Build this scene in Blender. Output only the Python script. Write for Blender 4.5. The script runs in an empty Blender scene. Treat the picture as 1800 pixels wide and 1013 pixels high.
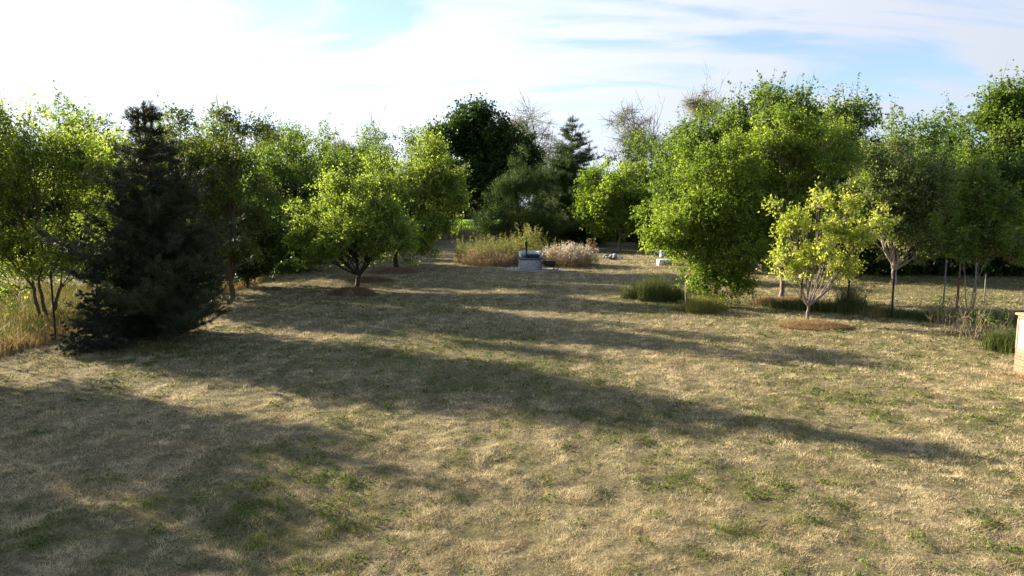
import bpy, math
import numpy as np
from mathutils import Vector
R = math.radians
C = bpy.context.scene.collection
sc = bpy.context.scene

# ------------------------------------------------------------------ camera, light, exposure
CAMZ, F, PX0, PY0, HOR = 4.0, 1200.0, 900.0, 506.5, 365.0
PITCH = math.atan((PY0-HOR)/F)
cam = bpy.data.objects.new('camera', bpy.data.cameras.new('camera')); C.objects.link(cam)
cam.location = (0, 0, CAMZ); cam.rotation_euler = (R(90)-PITCH, 0, 0)
cam.data.lens = 24.0; cam.data.sensor_width = 36.0; cam.data.clip_end = 3000; cam.data.clip_start = 0.1
sc.camera = cam

SUN_EL, SUN_AZ = R(18.5), R(29)              # azimuth: degrees forward of due left
sd = Vector((-math.cos(SUN_AZ)*math.cos(SUN_EL), math.sin(SUN_AZ)*math.cos(SUN_EL), math.sin(SUN_EL)))
sun = bpy.data.objects.new('sun', bpy.data.lights.new('sun', 'SUN')); C.objects.link(sun)
sun.data.energy = 5.0; sun.data.angle = R(0.6); sun.data.color = (1.0, 0.87, 0.68)
sun.rotation_euler = sd.to_track_quat('Z', 'Y').to_euler(); sun.location = (-30, 20, 30)

sc.view_settings.view_transform = 'Standard'; sc.view_settings.look = 'None'
sc.view_settings.gamma = 1; sc.view_settings.use_curve_mapping = False
sc.view_settings.exposure = 2.0
sc.cycles.max_bounces = 7; sc.cycles.diffuse_bounces = 3; sc.cycles.transmission_bounces = 4
sc.cycles.transparent_max_bounces = 4

w = bpy.data.worlds.new('World'); sc.world = w; w.use_nodes = True
nt = w.node_tree; nt.nodes.clear()
def N(t, **k):
    n = nt.nodes.new(t)
    for a, b in k.items(): setattr(n, a, b)
    return n
def LK(a, b): nt.links.new(a, b)
out = N('ShaderNodeOutputWorld'); bg = N('ShaderNodeBackground'); LK(bg.outputs[0], out.inputs[0])
sky = N('ShaderNodeTexSky', sky_type='NISHITA', sun_disc=False, sun_elevation=SUN_EL,
        sun_rotation=-(R(90)-SUN_AZ), altitude=100, air_density=1.0, dust_density=0.7, ozone_density=2.0)
bg.inputs[1].default_value = 0.066
# wispy cloud layer, a function of the view direction only: project direction on a high plane
tc = N('ShaderNodeTexCoord')
sep = N('ShaderNodeSeparateXYZ'); LK(tc.outputs['Generated'], sep.inputs[0])
def M(op, a, b=None, clamp=False):
    n = N('ShaderNodeMath', operation=op, use_clamp=clamp)
    for i, v in enumerate((a, b)):
        if v is None: continue
        if isinstance(v, (int, float)): n.inputs[i].default_value = v
        else: LK(v, n.inputs[i])
    return n.outputs[0]
zc = M('ADD', M('MAXIMUM', sep.outputs[2], 0.0), 0.22)
cx = M('DIVIDE', sep.outputs[0], zc); cy = M('DIVIDE', sep.outputs[1], zc)
cmb = N('ShaderNodeCombineXYZ'); LK(cx, cmb.inputs[0]); LK(cy, cmb.inputs[1])
mp = N('ShaderNodeMapping'); mp.inputs['Rotation'].default_value = (0, 0, R(24)); mp.inputs['Scale'].default_value = (1.1, 3.6, 1)
mp.inputs['Location'].default_value = (1.7, 0.45, 0)
LK(cmb.outputs[0], mp.inputs[0])
nz = N('ShaderNodeTexNoise'); nz.inputs['Scale'].default_value = 1.0; nz.inputs['Detail'].default_value = 7; nz.inputs['Roughness'].default_value = 0.52
nz.inputs['Distortion'].default_value = 0.9
LK(mp.outputs[0], nz.inputs['Vector'])
nz2 = N('ShaderNodeTexNoise'); nz2.inputs['Scale'].default_value = 0.35; nz2.inputs['Detail'].default_value = 3; LK(cmb.outputs[0], nz2.inputs['Vector'])
# the cloud deck is thicker on the sun's side
dt = N('ShaderNodeVectorMath', operation='DOT_PRODUCT'); LK(tc.outputs['Generated'], dt.inputs[0]); dt.inputs[1].default_value = tuple(sd)
near_sun = M('MAXIMUM', dt.outputs['Value'], 0.0)
cov = M('ADD', M('ADD', M('MULTIPLY', M('SUBTRACT', nz.outputs[0], 0.5), 2.0), M('MULTIPLY', nz2.outputs[0], 0.35)), M('MULTIPLY', near_sun, 0.42))
hi = M('MAXIMUM', M('SUBTRACT', sep.outputs[2], 0.36), 0.0)
cov = M('SUBTRACT', cov, M('MULTIPLY', hi, 0.9))           # unseen overhead deck thinned to lower the ambient light
gapd = N('ShaderNodeVectorMath', operation='DOT_PRODUCT'); LK(tc.outputs['Generated'], gapd.inputs[0])
gv = Vector((-0.33, 0.90, 0.365)).normalized(); gapd.inputs[1].default_value = tuple(gv)   # a hole in the deck, high in the left half
gm = N('ShaderNodeMapRange', interpolation_type='SMOOTHSTEP'); LK(gapd.outputs['Value'], gm.inputs[0])
gm.inputs[1].default_value = 0.968; gm.inputs[2].default_value = 1.0; gm.inputs[3].default_value = 0.0; gm.inputs[4].default_value = 0.58
cov = M('SUBTRACT', cov, gm.outputs[0])
mr = N('ShaderNodeMapRange', interpolation_type='SMOOTHSTEP'); LK(cov, mr.inputs[0])
mr.inputs[1].default_value = -0.06; mr.inputs[2].default_value = 0.40; mr.inputs[3].default_value = 0.18; mr.inputs[4].default_value = 1.0
bright = M('ADD', M('ADD', M('MULTIPLY', dt.outputs['Value'], 0.9), 3.1), M('MULTIPLY', M('POWER', near_sun, 2.0), 2.2))
bright = M('MINIMUM', bright, 4.7)
cc = N('ShaderNodeVectorMath', operation='SCALE'); cc.inputs[0].default_value = (0.93, 1.0, 1.13); LK(bright, cc.inputs[3])
blue = N('ShaderNodeVectorMath', operation='MULTIPLY'); LK(sky.outputs[0], blue.inputs[0]); blue.inputs[1].default_value = (0.90, 0.93, 1.15)
mx = N('ShaderNodeMix', data_type='RGBA'); LK(mr.outputs[0], mx.inputs[0]); LK(blue.outputs[0], mx.inputs[6]); LK(cc.outputs[0], mx.inputs[7])
LK(mx.outputs[2], bg.inputs[0])

# ------------------------------------------------------------------ helpers
def at(px, py, Y):
    """world point seen at pixel (px,py) of the 1800-wide photograph, at depth Y"""
    u = (px-PX0)/F; v = (PY0-py)/F
    dy = math.cos(PITCH)+v*math.sin(PITCH); dz = -math.sin(PITCH)+v*math.cos(PITCH)
    return np.array([u*Y/dy, Y, CAMZ+dz*Y/dy])
def depth(py):
    v = (PY0-py)/F
    dy = math.cos(PITCH)+v*math.sin(PITCH); dz = -math.sin(PITCH)+v*math.cos(PITCH)
    return CAMZ*dy/(-dz)
def onground(px, py):
    p = at(px, py, depth(py)); p[2] = 0; return p

_tab = {}
def vnoise(x, y, scale, seed, octv=3):
    """fractal value noise 0..1 (numpy)"""
    tot = 0; amp = 1; s = 0
    for o in range(octv):
        k = (seed, o)
        if k not in _tab: _tab[k] = np.random.default_rng(seed*31+o).random((256, 256))
        T = _tab[k]
        X = np.asarray(x)/scale*2**o+1000.3; Y = np.asarray(y)/scale*2**o+1000.7
        xi = np.floor(X).astype(int); yi = np.floor(Y).astype(int); fx = X-xi; fy = Y-yi
        fx = fx*fx*(3-2*fx); fy = fy*fy*(3-2*fy)
        a = T[xi % 256, yi % 256]; b = T[(xi+1) % 256, yi % 256]; c = T[xi % 256, (yi+1) % 256]; d = T[(xi+1) % 256, (yi+1) % 256]
        tot = tot+amp*(a*(1-fx)*(1-fy)+b*fx*(1-fy)+c*(1-fx)*fy+d*fx*fy); s += amp; amp *= 0.5
    return tot/s
def gz(x, y):
    x = np.asarray(x, float); y = np.asarray(y, float)
    return (vnoise(x, y, 6.0, 3, 2)-0.5)*0.16+(vnoise(x, y, 0.8, 5, 2)-0.5)*0.07+(vnoise(x, y, 0.24, 6, 2)-0.5)*0.07*np.clip((60-y)/40, 0, 1)

def mesh_obj(name, verts, faces, mat, parent=None, attrs=None, smooth=False):
    """verts (n,3); faces: array (m,k) with equal k, or list of such arrays; attrs: face colours (m,) floats or (m,3)"""
    fl = faces if isinstance(faces, list) else [faces]
    fl = [np.asarray(f, np.int32) for f in fl if len(f)]
    me = bpy.data.meshes.new(name)
    verts = np.asarray(verts, np.float32)
    me.vertices.add(len(verts)); me.vertices.foreach_set('co', verts.ravel())
    nl = sum(f.size for f in fl); npoly = sum(len(f) for f in fl)
    me.loops.add(nl); me.polygons.add(npoly)
    me.loops.foreach_set('vertex_index', np.concatenate([f.ravel() for f in fl]))
    tot = np.concatenate([np.full(len(f), f.shape[1]) for f in fl]); st = np.concatenate([[0], np.cumsum(tot)[:-1]])
    me.polygons.foreach_set('loop_start', st.astype(np.int32)); me.polygons.foreach_set('loop_total', tot.astype(np.int32))
    if smooth: me.polygons.foreach_set('use_smooth', np.ones(npoly, bool))
    me.update(calc_edges=True)
    if attrs:
        for k, a in attrs.items():
            a = np.asarray(a, np.float32)
            if a.ndim == 1:
                at_ = me.attributes.new(k, 'FLOAT', 'FACE'); at_.data.foreach_set('value', a)
            else:
                at_ = me.attributes.new(k, 'FLOAT_VECTOR', 'FACE'); at_.data.foreach_set('vector', a.ravel())
    me.materials.append(mat)
    o = bpy.data.objects.new(name, me); C.objects.link(o)
    if parent is not None: o.parent = parent
    return o
def empty(name, loc, label, cat, group=None, rz=0):
    o = bpy.data.objects.new(name, None); C.objects.link(o); o.empty_display_size = 0.2
    o.location = tuple(float(v) for v in loc); o.rotation_euler = (0, 0, rz)
    o['label'] = label; o['category'] = cat
    if group: o['group'] = group
    return o
def tag(o, label=None, cat=None, group=None, kind=None):
    for k, v in (('label', label), ('category', cat), ('group', group), ('kind', kind)):
        if v: o[k] = v
    return o

class MB:
    """collects simple solids into ONE mesh"""
    def __init__(s): s.v = []; s.f3 = []; s.f4 = []; s.n = 0
    def add(s, v, f4=None, f3=None):
        v = np.asarray(v, float).reshape(-1, 3); s.v.append(v)
        if f4 is not None and len(f4): s.f4.append(np.asarray(f4)+s.n)
        if f3 is not None and len(f3): s.f3.append(np.asarray(f3)+s.n)
        s.n += len(v); return s
    def box(s, cx, cy, z0, sx, sy, sz, bev=0.0, rz=0, taper=1.0):
        b = min(bev, sx/3, sy/3, sz/3)
        ring = lambda z, ix, t: [(x, y, z) for x, y in oct_(sx*t/2-ix, sy*t/2-ix, b)]
        def oct_(hx, hy, c):
            c = max(c, 1e-4)
            return [(hx-c, -hy), (hx, -hy+c), (hx, hy-c), (hx-c, hy), (-hx+c, hy), (-hx, hy-c), (-hx, -hy+c), (-hx+c, -hy)]
        rs = [ring(0, b*.6, 1), ring(b, 0, 1), ring(sz-b, 0, taper), ring(sz, b*.6, taper)]
        v = np.array([p for r in rs for p in r]); ca, sa = math.cos(rz), math.sin(rz)
        v = np.stack([v[:, 0]*ca-v[:, 1]*sa+cx, v[:, 0]*sa+v[:, 1]*ca+cy, v[:, 2]+z0], 1)
        f = [[k*8+i, k*8+(i+1) % 8, (k+1)*8+(i+1) % 8, (k+1)*8+i] for k in range(3) for i in range(8)]
        base = s.n; s.add(v, f)
        for o, rev in ((0, 1), (24, 0)):
            q = [[0, 1, 2, 3], [0, 3, 4, 7], [4, 5, 6, 7]]
            q = [[o+i for i in (a[::-1] if rev else a)] for a in q]
            s.f4.append(np.array(q)+base)
        return s
    def lathe(s, prof, c=(0, 0, 0), n=24, closed=False):
        prof = np.asarray(prof, float); a = np.linspace(0, 2*np.pi, n, endpoint=False)
        v = np.stack([np.outer(prof[:, 0], np.cos(a)), np.outer(prof[:, 0], np.sin(a)), np.repeat(prof[:, 1:2], n, 1)], 2).reshape(-1, 3)+np.array(c)
        m = len(prof)
        f = [[k*n+i, k*n+(i+1) % n, ((k+1) % m)*n+(i+1) % n, ((k+1) % m)*n+i] for k in range(m if closed else m-1) for i in range(n)]
        return s.add(v, f)
    def tube(s, pts, rad, n=6):
        v, f = tube_arrays([np.asarray(pts, float)], [np.broadcast_to(rad, len(pts)).astype(float)], n)
        return s.add(v, f)
    def build(s, name, mat, parent=None, smooth=False):
        fl = []
        if s.f4: fl.append(np.concatenate(s.f4))
        if s.f3: fl.append(np.concatenate(s.f3))
        return mesh_obj(name, np.concatenate(s.v), fl, mat, parent, smooth=smooth)

def tube_arrays(lines, rads, n=6):
    V = []; Fs = []; off = 0
    a = np.linspace(0, 2*np.pi, n, endpoint=False); ca, sa = np.cos(a), np.sin(a)
    for P, r in zip(lines, rads):
        T = np.gradient(P, axis=0); T /= np.linalg.norm(T, axis=1, keepdims=True)+1e-9
        ref = np.array([0, 0, 1.]) if abs(T[0, 2]) < 0.9 else np.array([1., 0, 0])
        U = np.cross(T, ref); U /= np.linalg.norm(U, axis=1, keepdims=True)+1e-9; W = np.cross(T, U)
        ring = P[:, None]+r[:, None, None]*(U[:, None]*ca[None, :, None]+W[:, None]*sa[None, :, None])
        V.append(ring.reshape(-1, 3)); m = len(P)
        k = np.arange(m-1)[:, None]*n; i = np.arange(n)[None]; j = (i+1) % n
        Fs.append(np.stack([k+i, k+j, k+n+j, k+n+i], 2).reshape(-1, 4)+off); off += m*n
    return np.concatenate(V), np.concatenate(Fs)

# ------------------------------------------------------------------ materials
def mat(name):
    m = bpy.data.materials.new(name); m.use_nodes = True; t = m.node_tree; t.nodes.clear()
    o = t.nodes.new('ShaderNodeOutputMaterial'); return m, t, o
def ramp(t, fac, stops):
    r = t.nodes.new('ShaderNodeValToRGB'); t.links.new(fac, r.inputs[0])
    e = r.color_ramp.elements
    while len(e) < len(stops): e.new(0.5)
    for i, (p, c) in enumerate(stops): e[i].position = p; e[i].color = (*c, 1)
    return r.outputs[0]
def leaf_mat(name, stops, trans=0.42, tcol=(1.5, 1.6, 0.75), rough=0.55):
    m, t, o = mat(name)
    a = t.nodes.new('ShaderNodeAttribute'); a.attribute_name = 'v'
    c = ramp(t, a.outputs['Fac'], stops)
    p = t.nodes.new('ShaderNodeBsdfPrincipled'); t.links.new(c, p.inputs['Base Color']); p.inputs['Roughness'].default_value = rough
    p.inputs['Specular IOR Level'].default_value = 0.22
    tr = t.nodes.new('ShaderNodeBsdfTranslucent')
    mu = t.nodes.new('ShaderNodeVectorMath'); mu.operation = 'MULTIPLY'; t.links.new(c, mu.inputs[0]); mu.inputs[1].default_value = tcol
    t.links.new(mu.outputs[0], tr.inputs[0])
    x = t.nodes.new('ShaderNodeMixShader'); x.inputs[0].default_value = trans
    t.links.new(p.outputs[0], x.inputs[1]); t.links.new(tr.outputs[0], x.inputs[2]); t.links.new(x.outputs[0], o.inputs[0])
    return m
def rough_mat(name, stops, scale=6, detail=6, rough=0.85, bump=0.4, stretch=(1, 1, 1), metal=0.0, coord='Object'):
    m, t, o = mat(name)
    tcn = t.nodes.new('ShaderNodeTexCoord'); mpn = t.nodes.new('ShaderNodeMapping'); mpn.inputs['Scale'].default_value = stretch
    t.links.new(tcn.outputs[coord], mpn.inputs[0])
    n = t.nodes.new('ShaderNodeTexNoise'); n.inputs['Scale'].default_value = scale; n.inputs['Detail'].default_value = detail; n.inputs['Roughness'].default_value = 0.65
    t.links.new(mpn.outputs[0], n.inputs['Vector'])
    c = ramp(t, n.outputs[0], stops)
    p = t.nodes.new('ShaderNodeBsdfPrincipled'); t.links.new(c, p.inputs['Base Color']); p.inputs['Roughness'].default_value = rough; p.inputs['Metallic'].default_value = metal
    p.inputs['Specular IOR Level'].default_value = 0.3
    b = t.nodes.new('ShaderNodeBump'); b.inputs['Strength'].default_value = bump; b.inputs['Distance'].default_value = 0.02
    t.links.new(n.outputs[0], b.inputs['Height']); t.links.new(b.outputs[0], p.inputs['Normal'])
    t.links.new(p.outputs[0], o.inputs[0])
    return m

G = lambda r, g, b: (r, g, b)
L_YG = leaf_mat('leaf_yellow_green', [(0, G(.06, .10, .012)), (.5, G(.17, .22, .04)), (1, G(.31, .34, .08))], .55)
L_APPLE = leaf_mat('leaf_apple', [(0, G(.06, .10, .014)), (.5, G(.19, .25, .05)), (1, G(.36, .40, .11))], 0.56)
L_DARK = leaf_mat('leaf_dark', [(0, G(.014, .034, .010)), (.6, G(.040, .078, .014)), (1, G(.10, .135, .022))], 0.33)
L_MID = leaf_mat('leaf_mid', [(0, G(.035, .065, .014)), (.5, G(.09, .145, .025)), (1, G(.19, .24, .05))], 0.5)
L_BRIGHT = leaf_mat('leaf_bright', [(0, G(.045, .09, .010)), (.5, G(.15, .215, .03)), (1, G(.28, .33, .06))], 0.54)
L_GOLD = leaf_mat('leaf_gold', [(0, G(.14, .22, .03)), (.5, G(.42, .48, .08)), (1, G(.62, .62, .16))], .48, (1.25, 1.25, .5))
L_GREY = leaf_mat('leaf_grey_green', [(0, G(.04, .07, .018)), (.5, G(.12, .165, .04)), (1, G(.27, .30, .11))], 0.42)
L_BROWN = leaf_mat('leaf_brown_green', [(0, G(.045, .07, .014)), (.5, G(.10, .14, .025)), (1, G(.20, .19, .05))], 0.42)
L_WILLOW = leaf_mat('leaf_willow', [(0, G(.09, .10, .045)), (.5, G(.16, .165, .075)), (1, G(.26, .24, .13))], .4)
L_NEEDLE = leaf_mat('needle_pine', [(0, G(.028, .034, .014)), (.5, G(.045, .060, .026)), (.75, G(.075, .085, .038)), (.93, G(.11, .085, .045)), (1, G(.20, .11, .06))], .12, (1.1, 1.1, .7))
L_SPRUCE = leaf_mat('needle_spruce', [(0, G(.02, .045, .016)), (.6, G(.055, .095, .026)), (1, G(.12, .15, .045))], .22, (1.1, 1.1, .6))
L_BLUE = leaf_mat('needle_blue', [(0, G(.02, .034, .022)), (.6, G(.038, .058, .040)), (1, G(.07, .09, .06))], .12, (1, 1, .9), .85)
L_STRAW = leaf_mat('straw', [(0, G(.18, .12, .055)), (.5, G(.34, .25, .11)), (1, G(.52, .42, .21))], .30, (1.05, 1, .8), .7)
L_HAY = leaf_mat('mulch_hay', [(0, G(.12, .07, .04)), (.5, G(.27, .18, .10)), (1, G(.46, .34, .19))], .18, (1.05, 1, .8), .8)
L_GOLDHAY = leaf_mat('mulch_hay_pale', [(0, G(.20, .13, .06)), (.5, G(.34, .23, .11)), (1, G(.50, .37, .2))], .18, (1.05, 1, .8), .8)
L_WEED = leaf_mat('weed_green', [(0, G(.12, .13, .03)), (.5, G(.24, .25, .07)), (1, G(.42, .40, .16))], .35, (1.1, 1.1, .6))
L_WEEDDRY = leaf_mat('weed_dry', [(0, G(.20, .14, .075)), (.5, G(.36, .27, .16)), (1, G(.55, .44, .29))], .3, (1.05, 1, .8), .8)
L_FLOWER = leaf_mat('flower_fluff', [(0, G(.36, .30, .20)), (.5, G(.52, .45, .34)), (1, G(.68, .61, .50))], .4, (1, 1, 1), .9)
L_TALL = leaf_mat('tall_grass', [(0, G(.035, .055, .014)), (.5, G(.075, .10, .025)), (1, G(.17, .17, .06))], .3, (1.1, 1.1, .6))
L_TALLY = leaf_mat('tall_grass_yellow', [(0, G(.10, .11, .025)), (.5, G(.20, .20, .05)), (1, G(.34, .30, .11))], .35, (1.1, 1.1, .6))
B_DARK = rough_mat('bark_dark', [(.3, G(.025, .018, .013)), (.7, G(.08, .06, .045))], 9, 6, .9, .8, (1, 1, .3))
B_BROWN = rough_mat('bark_brown', [(.3, G(.05, .032, .02)), (.7, G(.14, .095, .06))], 9, 6, .9, .8, (1, 1, .3))
B_GREY = rough_mat('bark_grey', [(.3, G(.11, .09, .07)), (.7, G(.27, .23, .185))], 9, 6, .9, .8, (1, 1, .3))
B_WHITE = rough_mat('bark_limewash', [(.3, G(.16, .12, .09)), (.65, G(.38, .33, .27))], 7, 6, .9, .8, (1, 1, .3))
B_DRY = rough_mat('dry_stem', [(.3, G(.20, .14, .08)), (.7, G(.42, .33, .2))], 9, 4, .9, .4)
CONC = rough_mat('concrete', [(.3, G(.22, .22, .22)), (.5, G(.33, .34, .35)), (.72, G(.44, .45, .46))], 5, 8, .9, .5)
PAVE = rough_mat('worn_paving', [(.35, G(.16, .13, .10)), (.5, G(.27, .25, .23)), (.7, G(.40, .38, .36))], 3, 8, .95, .6)
CONC_W = rough_mat('white_concrete', [(.3, G(.42, .47, .50)), (.6, G(.62, .67, .70)), (.8, G(.72, .75, .76))], 4, 8, .8, .3)
CONC_D = rough_mat('slab_edge', [(.3, G(.06, .06, .07)), (.7, G(.14, .14, .15))], 5, 8, .9, .3)
PLAST_B = rough_mat('dark_blue_plastic', [(.3, G(.012, .02, .035)), (.7, G(.03, .045, .065))], 4, 3, .45, .1)
PLAST_K = rough_mat('black_plastic', [(.3, G(.012, .013, .015)), (.7, G(.03, .03, .034))], 4, 3, .45, .1)
PUMP = rough_mat('pump_iron', [(.3, G(.012, .03, .028)), (.7, G(.03, .06, .055))], 12, 5, .5, .3, metal=.2)
STEEL = rough_mat('grey_post', [(.3, G(.10, .10, .10)), (.7, G(.22, .22, .22))], 14, 5, .6, .3, metal=.3)
RUST = rough_mat('rusty_post', [(.3, G(.05, .02, .012)), (.7, G(.17, .07, .035))], 20, 6, .9, .5)
DARKPOST = rough_mat('dark_post', [(.3, G(.02, .017, .014)), (.7, G(.06, .05, .04))], 20, 6, .9, .5)
WIRE = rough_mat('wire', [(.3, G(.08, .08, .08)), (.7, G(.16, .16, .15))], 14, 3, .6, .1, metal=.4)
WOOD = rough_mat('weathered_wood', [(.3, G(.22, .13, .09)), (.7, G(.48, .34, .26))], 10, 6, .85, .5, (1, 1, .2))
STONE = rough_mat('rubble_stone', [(.3, G(.10, .10, .10)), (.6, G(.26, .25, .25)), (.8, G(.42, .41, .41))], 3, 7, .9, .5)
BARREL = rough_mat('barrel_blue_grey', [(.3, G(.10, .12, .14)), (.7, G(.22, .25, .28))], 4, 4, .5, .15)
PALEBLUE = rough_mat('pale_blue_plastic', [(.3, G(.22, .31, .40)), (.7, G(.34, .43, .50))], 4, 4, .5, .15)
PLASTER = rough_mat('white_plaster', [(.3, G(.68, .67, .63)), (.7, G(.80, .79, .76))], 5, 8, .9, .25)
COPING = rough_mat('clay_coping', [(.3, G(.36, .16, .10)), (.7, G(.50, .26, .17))], 8, 6, .85, .4)
def brick_mat():
    m, t, o = mat('brick_wall')
    g = t.nodes.new('ShaderNodeTexCoord'); s = t.nodes.new('ShaderNodeSeparateXYZ'); t.links.new(g.outputs['Object'], s.inputs[0])
    ad = t.nodes.new('ShaderNodeMath'); ad.operation = 'ADD'; t.links.new(s.outputs[0], ad.inputs[0]); t.links.new(s.outputs[1], ad.inputs[1])
    c = t.nodes.new('ShaderNodeCombineXYZ'); t.links.new(ad.outputs[0], c.inputs[0]); t.links.new(s.outputs[2], c.inputs[1])
    b = t.nodes.new('ShaderNodeTexBrick'); t.links.new(c.outputs[0], b.inputs['Vector']); b.inputs['Scale'].default_value = 1
    b.inputs['Brick Width'].default_value = .26; b.inputs['Row Height'].default_value = .077; b.inputs['Mortar Size'].default_value = .007
    b.inputs['Color1'].default_value = (.36, .13, .075, 1); b.inputs['Color2'].default_value = (.28, .09, .05, 1); b.inputs['Mortar'].default_value = (.30, .22, .17, 1)
    n = t.nodes.new('ShaderNodeTexNoise'); n.inputs['Scale'].default_value = 14; n.inputs['Detail'].default_value = 6; t.links.new(g.outputs['Object'], n.inputs['Vector'])
    x = t.nodes.new('ShaderNodeMix'); x.data_type = 'RGBA'; x.blend_type = 'OVERLAY'; x.inputs[0].default_value = .5
    t.links.new(b.outputs[0], x.inputs[6]); t.links.new(n.outputs[0], x.inputs[7])
    p = t.nodes.new('ShaderNodeBsdfPrincipled'); p.inputs['Roughness'].default_value = .9; t.links.new(x.outputs[2], p.inputs['Base Color'])
    bp = t.nodes.new('ShaderNodeBump'); bp.invert = True; bp.inputs['Distance'].default_value = .01; t.links.new(b.outputs['Fac'], bp.inputs['Height']); t.links.new(bp.outputs[0], p.inputs['Normal'])
    t.links.new(p.outputs[0], o.inputs[0]); return m
BRICK = brick_mat()

# ------------------------------------------------------------------ ground
def zone_green(x, y):
    """0..1 how green the sward is at a spot, with some shade painted in (patchy, from the photograph)"""
    g = vnoise(x, y, 2.6, 11, 4)*0.55+vnoise(x, y, 0.34, 12, 3)*0.62-.035
    def blob(px, py, rx, ry, a):
        c = onground(px, py); return a*np.exp(-(((x-c[0])/rx)**2+((y-c[1])/ry)**2))
    g = g+blob(720, 640, 2.6, 4, .20)+blob(1200, 740, 3.5, 1.6, .16)+blob(600, 880, 1.6, 1.2, .16)+blob(1280, 850, 1.2, .8, .12)
    g = g+blob(820, 590, 3, 5, .14)+blob(1550, 700, 3, 4, .05)+blob(780, 500, 5, 7, .15)+blob(1680, 500, 13, 9, .26)  # last blob: grass beyond the right fence coloured greener in place of shade
    g = g-blob(900, 960, 2, 1.2, .12)-blob(250, 760, 3.5, 2.5, .12)-blob(1050, 570, 5, 3, .10)-blob(1050, 470, 12, 12, .14)
    return g
def zone_brown(x, y): return vnoise(x, y, 1.7, 21, 4)*.45+vnoise(x, y, .3, 22, 2)*.55
def tracks(x, y):
    """worn mower lines running away from the camera: pale where the cut hay lies, darker between"""
    u = x-0.055*y+(vnoise(x, y, 14, 33, 1)-.5)*1.0
    a = np.sin(u*2*np.pi/.95); return a*(.25+.75*vnoise(x, y, 5, 34, 2))*.8

def ground_mat():
    m, t, o = mat('ground_soil_and_thatch')
    g = t.nodes.new('ShaderNodeNewGeometry')
    def noise(s, d, r=.6):
        n = t.nodes.new('ShaderNodeTexNoise'); n.inputs['Scale'].default_value = s; n.inputs['Detail'].default_value = d; n.inputs['Roughness'].default_value = r
        t.links.new(g.outputs['Position'], n.inputs['Vector']); return n.outputs[0]
    c1 = ramp(t, noise(9, 9, .75), [(.30, G(.06, .05, .025)), (.48, G(.15, .125, .065)), (.62, G(.26, .215, .12)), (.8, G(.36, .30, .18))])
    c2 = ramp(t, noise(22, 9, .8), [(.3, G(.03, .032, .012)), (.5, G(.09, .085, .035)), (.7, G(.17, .16, .065))])
    f = ramp(t, noise(.45, 6, .65), [(.45, (0, 0, 0)), (.62, (1, 1, 1))])
    x = t.nodes.new('ShaderNodeMix'); x.data_type = 'RGBA'; t.links.new(f, x.inputs[0]); t.links.new(c1, x.inputs[6]); t.links.new(c2, x.inputs[7])
    p = t.nodes.new('ShaderNodeBsdfPrincipled'); p.inputs['Roughness'].default_value = .95; p.inputs['Specular IOR Level'].default_value = .1
    t.links.new(x.outputs[2], p.inputs['Base Color'])
    b = t.nodes.new('ShaderNodeBump'); b.inputs['Strength'].default_value = .9; b.inputs['Distance'].default_value = .04; t.links.new(noise(16, 6, .7), b.inputs['Height'])
    t.links.new(b.outputs[0], p.inputs['Normal']); t.links.new(p.outputs[0], o.inputs[0]); return m
def field_mat():
    m, t, o = mat('green_field')
    g = t.nodes.new('ShaderNodeNewGeometry'); n = t.nodes.new('ShaderNodeTexNoise'); n.inputs['Scale'].default_value = .8; n.inputs['Detail'].default_value = 8
    t.links.new(g.outputs['Position'], n.inputs['Vector'])
    c = ramp(t, n.outputs[0], [(.3, G(.05, .12, .015)), (.7, G(.13, .24, .03))])
    p = t.nodes.new('ShaderNodeBsdfPrincipled'); p.inputs['Roughness'].default_value = .9; t.links.new(c, p.inputs['Base Color'])
    tr = t.nodes.new('ShaderNodeBsdfTranslucent'); t.links.new(c, tr.inputs[0])
    b = t.nodes.new('ShaderNodeBump'); b.inputs['Strength'].default_value = 1; b.inputs['Distance'].default_value = .3; t.links.new(n.outputs[0], b.inputs['Height']); t.links.new(b.outputs[0], p.inputs['Normal'])
    t.links.new(p.outputs[0], o.inputs[0]); return m
def sheet(name, xs, ys, zf, m):
    X, Y = np.meshgrid(xs, ys); Z = zf(X, Y)
    v = np.stack([X, Y, Z], 2).reshape(-1, 3); nx = len(xs); i = np.arange(len(ys)-1)[:, None]*nx+np.arange(nx-1)[None]
    return mesh_obj(name, v, np.stack([i, i+1, i+1+nx, i+nx], 2).reshape(-1, 4), m, smooth=True)
def axis(lo, hi, step, far, k=14):
    a = np.arange(lo, hi+.001, step); g = np.geomspace(1, 1+far, k)-1
    return np.concatenate([lo-g[::-1][:-1], a, hi+g[1:]])
tag(sheet('ground', np.concatenate([axis(-40, 40, .25, 900)[:13], np.arange(-40, -14, .25), np.arange(-14, 18, .09), np.arange(18, 40, .25), axis(-40, 40, .25, 900)[-14:]]), np.concatenate([axis(-4, 70, .25, 1200)[:13], np.arange(-4, 5, .25), np.arange(5, 16, .08), np.arange(16, 30, .14), np.arange(30, 70, .25), axis(-4, 70, .25, 1200)[-14:]]), gz, ground_mat()), kind='structure')
tag(sheet('crop_field', np.linspace(-60, 60, 60), np.linspace(98, 205, 50), lambda x, y: .45+vnoise(x, y, 3, 40, 2)*.15+0*x, field_mat()), kind='structure')

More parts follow.
